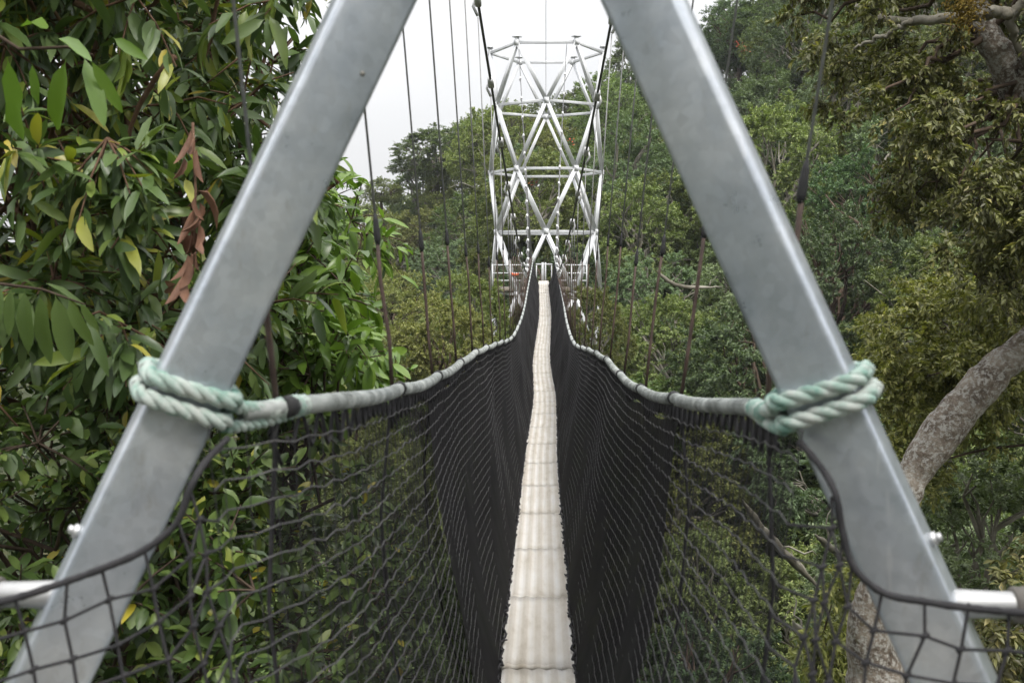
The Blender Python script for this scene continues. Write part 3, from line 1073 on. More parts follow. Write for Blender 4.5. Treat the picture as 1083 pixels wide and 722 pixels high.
# details on the near legs: bolts, stains, lug
for sx in (-1, 1):
    a, b, u, sd = leg_lines[sx]
    lo, hi = (a, b) if a[2] < b[2] else (b, a)
    ax = nrm(hi - lo)
    out = nrm(np.array([sx * 1.0, 0.0, 0.3]))
    # the bolt that clamps the platform rail, on the outer side
    p = lo + ax * ((1.23 - lo[2]) / ax[2])
    n2 = np.cross(ax, sd)
    if n2[1] > 0:
        n2 = -n2
    o_dir = sd if np.dot(sd, out) > 0 else -sd
    mb = MB()
    q = p + o_dir * 0.058
    mb.tube(np.array([q, q + o_dir * 0.010]), 0.012, 6)
    mb.tube(np.array([q + o_dir * 0.010, q + o_dir * 0.018]), 0.007, 8)
    mb.build('bolt', M['bolt'], near_root)
    # rail of the platform: clamp stub, shiny pipe, sleeve
    p = lo + ax * ((1.150 - lo[2]) / ax[2])
    st = p + o_dir * 0.03
    st[2] = 1.150
    en = st + np.array([sx * 0.78, -0.03, 0.0])
    dirv = nrm(en - st)
    pr = empty('platform_rail', st)
    tag(pr, f'shiny steel platform rail pipe with a brown sleeve clamped to the {"left" if sx < 0 else "right"} tower leg', 'rail')
    mb = MB()
    mb.tube(np.array([st, st + dirv * 0.01, st + dirv * 0.09, st + dirv * 0.12, en]), [0.016, 0.024, 0.0215, 0.0215, 0.0215], 14)
    mb.build('pipe', M['pipe'], pr, smooth=True)
    mb = MB()
    mb.tube(np.array([st + dirv * 0.118, st + dirv * 0.12, en]), [0.022, 0.029, 0.029], 14)
    mb.build('sleeve', M['sleeve'], pr, smooth=True)
    mb = MB()
    mb.tube(np.array([en + [0, 0, 0.05], en - [0, 0, 1.3]]), 0.03, 12)
    mb.build('post', M['pipe'], pr, smooth=True)
    # rope lashing round the leg
    lash = empty('rope_lashing', p)
    tag(lash, f'pale green twisted rope wrapped twice round the {"left" if sx < 0 else "right"} tower leg to tie the handrail', 'rope')
    zc = 1.7 - (415 - 273) / 1053 * 1.66
    cpt = lo + ax * ((zc - lo[2]) / ax[2])

    def twisted(path, r, name, pitch=0.085, k=3):
        n = len(path)
        T = nrm(np.gradient(path, axis=0))
        L = np.concatenate([[0], np.cumsum(np.linalg.norm(np.diff(path, axis=0), axis=1))])
        cur = nrm(np.cross(T[0], UP if abs(T[0][2]) < 0.9 else np.array([1.0, 0, 0])))
        mbr = MB()
        Ns = []
        for i in range(n):
            cur = nrm(cur - T[i] * np.dot(cur, T[i]))
            Ns.append(cur)
        Ns = np.array(Ns)
        Bs = np.cross(T, Ns)
        for q in range(k):
            th = L / pitch * 2 * math.pi + q * 2 * math.pi / k
            P = path + r * 0.54 * (np.cos(th)[:, None] * Ns + np.sin(th)[:, None] * Bs)
            mbr.tube(P, r * 0.56, 8)
        return mbr.build(name, M['rope'], lash, smooth=True)

    rr_ = 0.0138
    for w_i, off in enumerate((0.0185, -0.0165)):
        th = np.linspace(0, 2 * math.pi, 120)
        ex, ey = 0.059 + rr_ * 0.9, 0.05 + rr_ * 0.9
        ce, se = np.cos(th), np.sin(th)
        pw = 0.42
        X = np.sign(ce) * np.abs(ce) ** pw * ex
        Y = np.sign(se) * np.abs(se) ** pw * ey
        tilt = -0.006 + 0.003 * w_i
        path = cpt + ax * off + o_dir * X[:, None] + n2 * Y[:, None] + ax * (tilt * X / ex)[:, None] + RNG.normal(0, 0.0006, (120, 3))
        k3 = np.ones(5) / 5
        sm = np.stack([np.convolve(np.r_[path[-2:, i], path[:, i], path[:2, i]], k3, 'valid') for i in range(3)], 1)
        twisted(sm, rr_, 'wrap')
    # tail that gathers towards the handrail
    R0 = rail(sx, np.array([1.8 if sx < 0 else 1.98]))[0]
    s1 = cpt - o_dir * 0.075 + n2 * 0.03 - ax * 0.004
    for q, dz in enumerate((0.010, -0.012)):
        t = np.linspace(0, 1, 40)[:, None]
        path = (s1 + ax * dz * 1.7) * (1 - t) + (R0 + UP * dz * 0.5) * t
        path = path - UP * 0.006 * np.sin(t * math.pi)
        twisted(path, 0.0115, 'tail', 0.05)
    mb = MB()
    t = np.linspace(0, 1, 30)[:, None]
    path = (s1 * 0.55 + R0 * 0.45) * (1 - t) + R0 * t
    mb.tube(path, 0.0185 + RNG.normal(0, 0.0018, 30), 9)
    mb.build('whipping', M['rope'], lash, smooth=True)

# a small drill hole high on the left leg, scuffs
a, b, u, sd = leg_lines[-1]
lo, hi = (a, b) if a[2] < b[2] else (b, a)
ax = nrm(hi - lo)
n2 = np.cross(ax, sd)
if n2[1] > 0:
    n2 = -n2
hole = at(377, 80, 1.70)
tt = np.dot(hole - lo, ax)
hp = lo + ax * tt + sd * np.clip(np.dot(hole - lo, sd), -0.04, 0.04) + n2 * 0.0425
mb = MB()
mb.tube(np.array([hp - n2 * 0.002, hp + n2 * 0.0012]), 0.0045, 10)
mb.build('drill_hole', M['stain'], near_root)

# platform under the near tower
pl = empty('tower_platform', (NEAR_C[0], NEAR_C[1], -0.1))
tag(pl, 'weathered board platform inside the near lattice tower', 'platform')
for i in range(14):
    mb = MB()
    mb.box((NEAR_C[0], -1.55 + i * 0.145, 0.035), (1.25, 0, 0), (0, 0.066, 0), (0, 0, 0.018))
    mb.build('board', M['plank'], pl)
for x in (-0.9, 0.9):
    mb = MB()
    mb.box((NEAR_C[0] + x, -0.6, -0.05), (0.05, 0, 0), (0, 1.1, 0), (0, 0, 0.06))
    mb.build('joist', M['steel'], pl)

# far platform, railings and gate
fp = empty('far_platform', (0.05, 34.9, 0.6))
tag(fp, 'small steel platform with pipe railings round the foot of the far tower', 'platform')
mb = MB()
mb.box((0.05, 35.0, 0.62), (1.7, 0, 0), (0, 1.55, 0), (0, 0, 0.04))
mb.build('floor_plate', M['plank'], fp)
for x0, x1 in ((-1.65, -0.42), (0.5, 1.5)):
    for z in (1.47, 1.2, 0.95):
        mb = MB()
        mb.tube(np.array([[x0, 33.45, z], [x1, 33.45, z]]), 0.02, 8)
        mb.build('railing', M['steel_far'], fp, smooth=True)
    for x in (x0, (x0 + x1) / 2, x1):
        mb = MB()
        mb.tube(np.array([[x, 33.45, 0.6], [x, 33.45, 1.5]]), 0.022, 8)
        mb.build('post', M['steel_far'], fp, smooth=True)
gt = empty('gate', (0.06, 35.6, 0.66))
tag(gt, 'pale tubular gate at the far end of the walkway under the tower', 'gate')
for x, r in ((-0.24, 0.02), (-0.02, 0.045), (0.08, 0.03), (0.3, 0.02)):
    mb = MB()
    mb.tube(np.array([[x + 0.05, 35.6, 0.66], [x + 0.05, 35.6, 1.55 if r > 0.025 else 1.5]]), r, 8)
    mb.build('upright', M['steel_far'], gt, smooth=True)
for z in (1.48, 0.8):
    mb = MB()
    mb.tube(np.array([[-0.22, 35.6, z], [0.38, 35.6, z]]), 0.028, 8)
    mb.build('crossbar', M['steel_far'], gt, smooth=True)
mb = MB()
tp_ = np.array([at(541, 289.5, 33.38), at(544.5, 290.8, 33.38), at(549, 289.8, 33.38)])
mb.tube(tp_, 0.05, 6)
tag(mb.build('orange_tape', M['orange']), 'bit of orange tape tied to the railing of the far platform', 'tape')
for x in (-1.2, 1.3):
    for y in (33.6, 36.3):
        pass

# ------------------------------------------------------------------ foliage: near left
def inside(poly, p):
    x, y = p[:, 0], p[:, 1]
    r = np.zeros(len(p), bool)
    n = len(poly)
    for i in range(n):
        x0, y0 = poly[i]
        x1, y1 = poly[(i + 1) % n]
        c = ((y0 > y) != (y1 > y)) & (x < (x1 - x0) * (y - y0) / ((y1 - y0) or 1e-9) + x0)
        r ^= c
    return r


def fill(poly, ya, yb, n, lean=0.0):
    """n points of the volume between the distances ya and yb that the outline of the tree encloses"""
    out = []
    lo = np.min(poly, 0)
    hi = np.max(poly, 0)
    while len(out) < n:
        q = RNG.uniform(lo, hi, (n * 3, 2))
        q = q[inside(poly, q)]
        Y = (RNG.uniform(ya ** 2, yb ** 2, len(q))) ** 0.5
        for (px, py), yy in zip(q, Y):
            out.append(at(px, py, yy))
    return np.array(out[:n])


def broad_plant(name, label, cat, C, face, lm, bark, nt, nl, Lt, Ls, Ws, foot, fork, twig_r=0.006, limb_r=0.03, droop=0.35, group=None, nlimb=60, upw=0.1, spread=0.8, side=0.85, fold=0.18):
    root = empty(name, foot)
    tag(root, label, cat, group)
    O = nrm(np.asarray(face, float) + RNG.normal(0, 0.35, C.shape))
    P, D, Nv, TD, TL = twigs(C, O, nt, nl, Lt, spread, upw, droop, side, 0.4, 0.15)
    mb = MB()
    Ln = Ls * RNG.uniform(0.45, 1.3, len(P))
    leaves_big(mb, P, D, Nv, Ln, Ln * Ws * RNG.uniform(0.85, 1.15, len(P)), fold, droop * 0.7)
    mb.build('foliage', lm, root, smooth=True)
    tb = MB()
    tb.tube(limb(foot, fork, 8, 0.02), np.linspace(limb_r * 3.0, limb_r * 1.6, 8), 8)
    for i in RNG.choice(len(C), min(nlimb, len(C)), replace=False):
        tb.tube(limb(fork, C[i], 8, 0.05), np.linspace(limb_r * RNG.uniform(0.6, 1.0), 0.006, 8), 5, cap=False)
    for i in range(len(C)):
        for j in range(nt):
            e = C[i] + TD[i, j] * TL[i, j]
            tb.tube(np.array([C[i], (C[i] + e) / 2 - UP * 0.02 * droop, e - UP * droop * 0.4 * TL[i, j]]), [twig_r, twig_r * 0.8, twig_r * 0.4], 4, cap=False)
    tb.build('branches', bark, root, smooth=True)
    return root


left_top = [(-260, -260), (300, -260), (312, 0), (330, 45), (306, 92), (285, 112), (320, 150), (300, 330), (180, 390), (-260, 380)]
C = np.concatenate([fill(left_top, 4.3, 7.6, 330), fill([(-260, -260), (150, -260), (170, 390), (-260, 380)], 3.7, 4.7, 50)])
lt_tree = broad_plant('broadleaf_tree', 'big dark tree with long grey-green leaves and brown twigs left of the tower leg', 'tree', C, (0.35, -0.75, 0.2), L_big, M['bark_red'],
                      7, 12, 0.34, 0.155, 0.25, (-3.2, 6.0, -4.5), (-2.4, 6.2, 0.5), limb_r=0.035, nlimb=90, droop=0.55)

left_low = [(-260, 370), (180, 380), (300, 330), (355, 430), (400, 500), (425, 590), (430, 660), (460, 900), (-260, 900)]
C = np.concatenate([fill(left_low, 4.6, 8.0, 400), fill([(-260, 400), (200, 430), (330, 560), (380, 900), (-260, 900)], 3.7, 4.7, 60)])
low = broad_plant('leafy_shrub', 'dense dark shrub with oval leaves below the rope on the left side', 'shrub', C, (0.3, -0.8, 0.45), L_low, M['bark_dark'],
                  7, 11, 0.28, 0.098, 0.40, (-2.6, 6.0, -4.6), (-2.2, 6.0, -1.5), limb_r=0.025, nlimb=90, droop=0.25, upw=0.25)

left_mid = [(300, 190), (352, 196), (376, 212), (386, 250), (366, 300), (388, 345), (386, 400), (330, 440), (270, 420), (270, 300)]
C = fill(left_mid, 5.6, 7.6, 62)
mid = broad_plant('bright_shrub', 'fresh bright green young tree with glossy leaves between the left leg and first hangers', 'tree', C, (0.5, -0.6, 0.3), L_bright, M['bark_dark'],
                  6, 7, 0.34, 0.165, 0.32, (-2.2, 6.8, -4.6), (-1.8, 6.8, -0.4), limb_r=0.02, nlimb=30, droop=0.4)

# spray of big leaflets close at the upper left
for (bx, by, by_y, n, L, lab) in ((52, 48, 3.1, 8, 0.27, 'spray of long bright green hanging leaflets in the upper left corner'),
                                  (38, 300, 3.3, 7, 0.24, 'row of long hanging green leaflets on a stalk low at the left edge')):
    b0 = at(bx, by, by_y)
    root = empty('leaf_spray', b0)
    tag(root, lab, 'leaves')
    if by < 200:
        ends = [(8, 60), (34, 66), (70, 62), (88, 58), (95, 62), (60, 40), (28, 20), (120, 40)]
        st = [(-30, 20), (20, 52), (72, 50), (98, 58)]
        tips = [(14, 142), (38, 112), (50, 140), (112, 132), (130, 120), (95, 55), (44, 40), (150, 60)]
    else:
        ends = [(12, 303), (26, 305), (42, 308), (58, 310), (72, 314), (2, 302), (84, 320)]
        st = [(-40, 298), (0, 300), (45, 306), (90, 322)]
        tips = [(8, 356), (26, 372), (50, 386), (74, 384), (92, 366), (-8, 350), (104, 350)]
    P = np.array([at(x, y, by_y + RNG.normal(0, 0.03)) for x, y in ends])
    T_ = np.array([at(x, y, by_y + RNG.normal(0, 0.08)) for x, y in tips])
    D = nrm(T_ - P)
    mb = MB()
    for q in range(len(P)):
        mb = MB()
        ln = np.linalg.norm(T_ - P, axis=1)[q:q + 1]
        leaves_big(mb, P[q:q + 1], D[q:q + 1], np.array([[0.2, -0.9, 0.25]]) + RNG.normal(0, 0.25, (1, 3)), ln, ln * RNG.uniform(0.21, 0.28), 0.2, 0.12)
        mb.build('leaflet', L_bright if by < 200 else L_low, root)
    mb = MB()
    mb.tube(np.array([at(x, y, by_y + 0.03) for x, y in st]), [0.008, 0.006, 0.005, 0.003], 6)
    mb.build('stalk', M['bark_dark'], root, smooth=True)

# withered brown leaves hanging in the left tree
root = empty('withered_leaves', at(207, 220, 3.6))
tag(root, 'shrivelled brown dead leaves hanging from a twig in the left tree', 'dead leaves')
mb = MB()
ys_ = np.concatenate([np.linspace(135, 165, 4), np.linspace(200, 300, 16)])
P = np.array([at((206 if y < 255 else 206 - (y - 255) * 0.35) + RNG.normal(0, 5), y, 3.56 + RNG.normal(0, 0.03)) for y in ys_])
D = nrm(np.array([-0.1, 0, -1.0]) + RNG.normal(0, 0.3, P.shape))
leaves_big(mb, P, D, RNG.normal(0, 1, P.shape), RNG.uniform(0.07, 0.15, len(P)), RNG.uniform(0.02, 0.045, len(P)), 0.9, 0.35)
mb.build('leaves', M['dead'], root, smooth=True)
mb = MB()
mb.tube(np.array([at(204, 130, 3.64), at(207, 200, 3.58), at(205, 290, 3.56)]), [0.006, 0.005, 0.002], 5)
mb.build('twig', M['bark_red'], root)

# bare twigs seen in the left tree
for pts, r, lab in (([(78, 2), (98, 12), (118, 2), (140, -20)], 0.016, 'thick brown bare twig crossing the top of the left tree'),
                    ([(185, 60), (165, 82), (148, 110), (138, 135), (128, 200)], 0.013, 'forked reddish bare stem in the middle of the left tree'),
                    ([(252, 62), (232, 78), (214, 92)], 0.004, 'thin straight dry twig beside the left tower leg'),
                    ([(-10, 418), (25, 458), (60, 495)], 0.005, 'long thin dry twig leaning in the shrub at the left edge')):
    mb = MB()
    P = np.array([at(x, y, 4.0 + 0.05 * i) for i, (x, y) in enumerate(pts)])
    mb.tube(P, np.linspace(r, r * 0.6, len(P)), 6)
    tag(mb.build('bare_twig', M['bark_red'], None, True), lab, 'twig')


# ------------------------------------------------------------------ foliage: near right
def tufted(C, n, sp):
    C = C[:, None] + RNG.normal(0, sp, (len(C), n, 3))
    return C.reshape(-1, 3)


def fine_plant(root, C, O, nt, nl, Lt, Ls, Ws, lm, droop=0.6, spread=0.75, upw=-0.05, part='crown', side=0.8):
    P, D, Nv, TD, TL = twigs(C, O, nt, nl, Lt, spread, upw, droop, side, 0.45, 0.1)
    mb = MB()
    Ln = Ls * RNG.uniform(0.6, 1.3, len(P))
    leaves_small(mb, P, D, Nv, Ln, Ln * Ws)
    mb.build(part, lm, root)
    return TD, TL


TRK = [(1010, 1000, 8.6), (955, 800, 8.3), (928, 715, 8.2), (916, 655, 8.1), (935, 590, 8.05), (962, 525, 8.0), (985, 470, 8.0), (1020, 424, 8.0), (1060, 388, 8.0), (1110, 345, 8.1), (1180, 250, 8.2), (1200, 190, 8.2), (1150, 140, 8.15), (1085, 95, 8.1), (1062, 66, 8.1), (1043, 34, 8.1), (1030, -14, 8.2), (1020, -90, 8.3), (1035, -220, 8.4)]
TP = np.array([at(*q) for q in TRK])
TP[1:14] += RNG.normal(0, 0.035, (13, 3))
bt_root = empty('leaning_tree', TP[0])
tag(bt_root, 'large leaning tree with mottled lichen trunk and dark drooping crown at the right edge', 'tree')
sg = np.concatenate([[0], np.cumsum(np.linalg.norm(np.diff(TP, axis=0), axis=1))])
rad = np.array([0.3, 0.27, 0.23, 0.18, 0.155, 0.145, 0.15, 0.145, 0.14, 0.14, 0.16, 0.15, 0.14, 0.135, 0.12, 0.105, 0.095, 0.08, 0.05])
ns = 170
ss = np.linspace(0, sg[-1], ns)
mb = MB()
mb.tube(spline(sg, TP, ss) + RNG.normal(0, 0.006, (ns, 3)), np.interp(ss, sg, rad) * (1 + 0.07 * np.sin(ss * 5.1) + 0.05 * np.sin(ss * 11.3 + 1) + RNG.normal(0, 0.02, ns)), 20)
mb.build('trunk', M['trunk'], bt_root, smooth=True)
top_right = [(868, -200), (864, 20), (872, 62), (893, 92), (925, 100), (942, 112), (950, 150), (944, 190), (958, 206), (985, 196), (1006, 226), (1040, 245), (1062, 288), (1083, 285), (1320, 320), (1320, -200)]
C = np.concatenate([tufted(fill(top_right, 7.2, 10.2, 105), 5, 0.15), tufted(fill([(960, 110), (1010, 90), (1320, 100), (1320, 300), (1080, 270), (1010, 220)], 7.0, 8.0, 20), 5, 0.15)])
q_ = to_px(C)
C = C[~(inside([(1005, -80), (1058, -80), (1085, 30), (1130, 60), (1130, 135), (1062, 112), (1030, 50)], q_) & (C[:, 1] < 8.75))]
O = nrm(np.array([-0.25, -0.45, 0.1]) + RNG.normal(0, 0.5, C.shape))
TD, TL = fine_plant(bt_root, C, O, 12, 26, 0.25, 0.056, 0.42, L_brown, droop=0.65)
mb = MB()
anchors = TP[[11, 12, 13, 15, 16, 17]]
for i in RNG.choice(len(C), 120, replace=False):
    a = anchors[np.argmin(np.linalg.norm(anchors - C[i], axis=1))]
    mb.tube(limb(a, C[i], 8, 0.06), np.linspace(0.03, 0.007, 8), 5, cap=False)
for i in range(0, len(C), 2):
    for j in range(0, 11, 2):
        mb.tube(np.array([C[i], C[i] + TD[i, j] * TL[i, j] - UP * 0.1]), [0.006, 0.003], 3, cap=False)
mb.build('twigs', M['bark_dark'], bt_root, smooth=True)
for pts, r in (([(1038, 15), (1000, 19), (965, 22), (930, 18), (905, 8)], 0.045), ([(965, 21), (945, 32), (925, 42), (905, 50)], 0.022), ([(1083, 0), (1070, 22), (1083, 62), (1100, 100)], 0.04), ([(1045, 15), (1075, 12), (1120, 2)], 0.05)):
    mb = MB()
    P = np.array([at(x, y, 7.7 + 0.1 * i) for i, (x, y) in enumerate(pts)])
    sg_ = np.arange(len(P))
    mb.tube(spline(sg_, P, np.linspace(0, len(P) - 1, 24)) + RNG.normal(0, 0.008, (24, 3)), np.linspace(r, r * 0.5, 24), 8)
    mb.build('limb', M['bark_grey'], bt_root, smooth=True)
# clump of orange moss on the limb
mb = MB()
c0 = at(1022, 8, 7.5)
P = c0 + RNG.normal(0, 1, (900, 3)) * np.array([0.07, 0.06, 0.075])
leaves_small(mb, P, nrm(RNG.normal(0, 1, P.shape) - UP * 0.5), RNG.normal(0, 1, P.shape), 0.035, 0.012)
mb.build('moss', M['moss'], bt_root)

round_poly = [(928, 372), (932, 335), (952, 308), (985, 298), (1030, 285), (1083, 272), (1320, 260), (1320, 420), (1083, 405), (1040, 440), (1000, 468), (965, 500), (942, 470), (930, 425)]
C = tufted(fill(round_poly, 9.4, 11.8, 115), 5, 0.17)
rt = empty('round_tree', (8.8, 13.0, -6.0))
tag(rt, 'rounded olive green tree with small dense leaves behind the leaning trunk', 'tree')
O = nrm(np.array([-0.3, -0.6, 0.4]) + RNG.normal(0, 0.45, C.shape))
fine_plant(rt, C, O, 10, 22, 0.26, 0.064, 0.42, L_olive, droop=0.5)
mb = MB()
fk = np.array([6.9, 11.6, 0.2])
mb.tube(limb((8.8, 13.0, -8.0), fk, 8, 0), np.linspace(0.18, 0.08, 8), 8)
for i in RNG.choice(len(C), 30, replace=False):
    mb.tube(limb(fk, C[i], 7, 0.04), np.linspace(0.03, 0.006, 7), 5, cap=False)
mb.build('trunk', M['bark_dark'], rt, smooth=True)

for name, lab, poly, ya, yb, n, lm, Ls, foot in (
        ('olive_bush', 'yellowish olive bush low beside the lichen trunk at lower right', [(868, 650), (885, 615), (905, 604), (918, 640), (915, 700), (935, 900), (840, 900), (850, 720)], 9.0, 10.6, 110, L_olive, 0.085, (3.1, 10.0, -8.0)),
        ('corner_bush', 'olive brown leafy bush in the lower right corner under the rail', [(1035, 690), (1040, 640), (1060, 600), (1083, 575), (1320, 540), (1320, 900), (1030, 900)], 7.6, 9.4, 160, L_brown, 0.085, (4.6, 8.8, -8.0))):
    C = fill(poly, ya, yb, n)
    rb = empty(name, foot)
    tag(rb, lab, 'bush')
    O = nrm(np.array([-0.1, -0.6, 0.5]) + RNG.normal(0, 0.45, C.shape))
    fine_plant(rb, C, O, 7, 17, 0.3, Ls, 0.4, lm, droop=0.5)
    mb = MB()
    fk = np.array(C.mean(0)) - UP * 0.8
    mb.tube(limb(foot, fk, 6, 0), np.linspace(0.12, 0.06, 6), 7)
    for i in RNG.choice(n, 40, replace=False):
        mb.tube(limb(fk, C[i], 6, 0.04), np.linspace(0.03, 0.007, 6), 5, cap=False)
    mb.build('stems', M['bark_dark'], rb, smooth=True)

# ------------------------------------------------------------------ forest
VAR = []
specs = [
    # rx, rz, trunk height to crown centre, clumps, twigs, leaves, leaf size, width ratio, twig length, material, bark, droop, spread
    (2.9, 2.4, 3.5, 190, 10, 40, 0.088, 0.46, 0.55, L_for, 'bark_grey', 0.3, 0.7),
    (2.5, 2.7, 3.9, 175, 10, 40, 0.085, 0.46, 0.55, L_blue, 'bark_grey', 0.3, 0.75),
    (2.7, 2.1, 3.2, 185, 10, 40, 0.085, 0.48, 0.5, L_yel, 'bark_grey', 0.25, 0.7),
    (2.6, 2.5, 3.6, 175, 10, 40, 0.09, 0.45, 0.6, L_dark, 'bark_dark', 0.35, 0.75),
    (2.4, 2.2, 3.4, 150, 10, 40, 0.088, 0.46, 0.6, L_for, 'bark_grey', 0.5, 0.85),
    (3.0, 2.0, 3.4, 150, 10, 42, 0.088, 0.46, 0.55, L_blue, 'bark_grey', 0.4, 0.8),
    (2.3, 2.0, 3.1, 165, 10, 38, 0.08, 0.5, 0.5, L_yel, 'bark_dark', 0.25, 0.75),
]
LABELS = [
    'mid green broad tree in the valley forest beyond the bridge',
    'grey-green tall tree in the valley forest beyond the bridge',
    'yellow-green dense tree in the valley forest beyond the bridge',
    'deep dark green tree in the valley forest beyond the bridge',
    'mid green loose airy tree in the valley forest beyond the bridge',
    'grey-green spreading flat-topped tree in the valley forest beyond the bridge',
    'yellow-green small compact tree in the valley forest beyond the bridge',
]
for i, sp in enumerate(specs):
    mb, tb = forest_variant(*sp[:9], sp[9], sp[10], droop=sp[11], spread=sp[12], nlimb=26)
    r = make_tree('forest_tree', mb, tb, sp[9], M[sp[10]])
    VAR.append((r, sp[0], sp[1], sp[2]))

spots = []


def try_spot(x, y, mind):
    for (a, b, c) in spots:
        if (a - x) ** 2 + (b - y) ** 2 < (mind + c) ** 2 * 0.25:
            return False
    return True


def px_of(x, y):
    return 573 + 1053 * x / y


tries = 0
while len(spots) < 262 and tries < 60000:
    tries += 1
    y = 9.5 + 80 * random.random() ** 0.8
    x = random.uniform(-0.27 * y - 2, 0.56 * y + 2)
    px = px_of(x, y)
    if y < 15 and (px < 330 or px > 1050):
        continue
    if px < 250 and y > 22:
        continue
    mind = 2.3 + 0.026 * y
    if try_spot(x, y, mind):
        spots.append((x, y, mind))
print('forest', len(spots), tries)
used = set()
for (x, y, m_) in spots:
    px = px_of(x, y)
    # which kind grows where: yellowish on the left slope, greyer on the right
    if px < 560:
        w = [3, 1, 4, 1.5, 2, 0.5, 4]
    elif y < 24:
        w = [2, 3, 1, 3, 2, 3, 0.6]
    else:
        w = [3, 3, 1.2, 1.2, 3, 2.4, 0.8]
    i = random.choices(range(7), w)[0]
    r, rx, rz, th = VAR[i]
    if i in used:
        o = copy_tree(r)
    else:
        o = r
        used.add(i)
    sc = random.uniform(0.8, 1.15) * (0.88 + 0.005 * y)
    sz = sc * random.uniform(0.9, 1.15)
    g = float(ground(x, y))
    topz = g + (th + rz * 1.1) * sz
    if abs(x) < rx * sc + 0.7 and y < 40:
        lim = float(deck_z(min(y, 33))) - 0.5
        if y > 33:
            lim = 0.3
        if topz > lim:
            g -= topz - lim
    # trees beside the bridge do not rise above the handrail before the far tower
    elif y < 24 and topz > 1.0:
        g -= topz - random.uniform(-1.5, 0.4)
    o.location = (x, y, g)
    o.rotation_euler = (random.gauss(0, 0.05), random.gauss(0, 0.05), random.uniform(0, 6.28))
    o.scale = (sc, sc, sz)
    tag(o, LABELS[i], 'tree', LABELS[i].split(' in the')[0] + 's of the valley forest')
for i, v in enumerate(VAR):
    if i not in used:
        v[0].location = (3 + i, 40, float(ground(3 + i, 40)))
        tag(v[0], LABELS[i], 'tree', LABELS[i].split(' in the')[0] + 's of the valley forest')


def single(kind, name, label, px, py_top, Y, sc=1.0, sz=None):
    """a tree of its own whose top shows at (px, py_top)"""
    r, rx, rz, th = VAR[kind]
    o = copy_tree(r)
    o.name = name
    sz = sz or sc
    t = at(px, py_top, Y)
    o.location = (t[0], t[1], t[2] - (th + rz * 1.08) * sz)
    o.rotation_euler = (0, 0, random.uniform(0, 6.28))
    o.scale = (sc, sc, sz)
    if 'group' in o:
        del o['group']
    tag(o, label, 'tree')
    return o


single(0, 'umbrella_tree', 'dark flat-topped tree on the left skyline, widest crown on the ridge', 466, 130, 78, 1.55, 0.95)
single(0, 'ridge_tree', 'rounded tree on the skyline just left of the far tower', 507, 128, 80, 1.2, 1.0)
single(6, 'ridge_tree', 'smallest tree at the left end of the skyline against the sky', 405, 186, 76, 0.75, 0.6)
single(3, 'dark_tree', 'very dark dense tree on the skyline right beside the right tower leg', 782, -8, 72, 1.25, 1.2)
single(2, 'bright_bush', 'yellow-green bushy tree in front of the far tower foot on its left', 497, 284, 28, 0.55, 0.8)
single(6, 'bright_bush', 'small yellow-green tree between the left hangers and the far platform', 462, 306, 24, 0.6, 0.7)
single(2, 'bright_bush', 'small green bush in front of the far tower foot on its right', 628, 298, 28.5, 0.45, 0.7)
single(0, 'slope_tree', 'mid green tree just behind the far tower, seen through its lattice', 560, 150, 48, 1.1, 1.2)
single(1, 'slope_tree', 'grey-green tall tree directly right of the far tower', 668, 120, 50, 1.2, 1.3)

single(1, 'grey_green_tree', 'blue-green leafy tree below the leaning trunk at the right edge', 1062, 452, 12.0, 0.75)
single(1, 'grey_green_tree', 'blue-green tree between the right tower leg and the leaning trunk', 985, 500, 15, 0.8)
# red flowers in two crowns
for px, py, Y in ((780, 46, 58), (789, 52, 58), (562, 192, 43), (604, 148, 43)):
    mb = MB()
    c0 = at(px, py, Y)
    P = c0 + RNG.normal(0, 0.1, (12, 3))
    leaves_small(mb, P, nrm(RNG.normal(0, 1, P.shape)), RNG.normal(0, 1, P.shape), 0.11, 0.05)
    tag(mb.build('red_flowers', M['flower']), 'tuft of red flowers high in a tree crown on the far slope', 'flowers', 'red flower tufts on the far slope')

# pale bare limbs showing among the trees
BR = [
    ('pale crooked bare branch slanting under the right handrail behind the net', [(785, 528, 14.2), (800, 552, 14.4), (812, 566, 14.5), (845, 600, 14.8), (872, 628, 15)], 0.075),
    ('bent bare trunk leaning among grey-green trees right of the right leg', [(914, 360, 32), (916, 330, 32), (917, 300, 32), (926, 286, 32), (938, 278, 32), (955, 262, 32)], 0.26),
    ('mossy pale branch slanting low beside the olive bush', [(838, 655, 13), (855, 680, 13.2), (880, 710, 13.5)], 0.07),
    ('thin pale forked branch behind the right edge of the right leg', [(1050, 590, 12), (1066, 576, 12), (1072, 562, 12)], 0.025),
    ('pale horizontal bare branch left of the right leg among the right trees', [(694, 286, 22), (712, 300, 22), (735, 304, 22), (764, 303, 22)], 0.05),
    ('broken grey stick slanting behind the right leg and net', [(862, 565, 13.6), (885, 585, 13.8), (905, 606, 14)], 0.06),
]
for lab, pts, r in BR:
    P = np.array([at(*q) for q in pts])
    k = np.arange(len(P))
    r = r * 0.85
    Q = spline(k, P, np.linspace(0, len(P) - 1, 26)) + RNG.normal(0, r * 0.1, (26, 3))
    mb = MB()
    mb.tube(Q, r * np.minimum(1, 0.12 + np.linspace(0, 1, 26) * 5) * np.minimum(1, 0.1 + np.linspace(1, 0, 26) * 3), 8)
    for q in (8, 15, 21):
        e = Q[q] + RNG.normal(0, r * 4, 3) + UP * r * 4
        mb.tube(limb(Q[q], e, 5, 0.1), np.linspace(r * 0.35, r * 0.1, 5), 5)
    tag(mb.build('bare_branch', M['bark_dark' if r > 0.1 else 'bark_grey'], None, True), lab, 'branch')

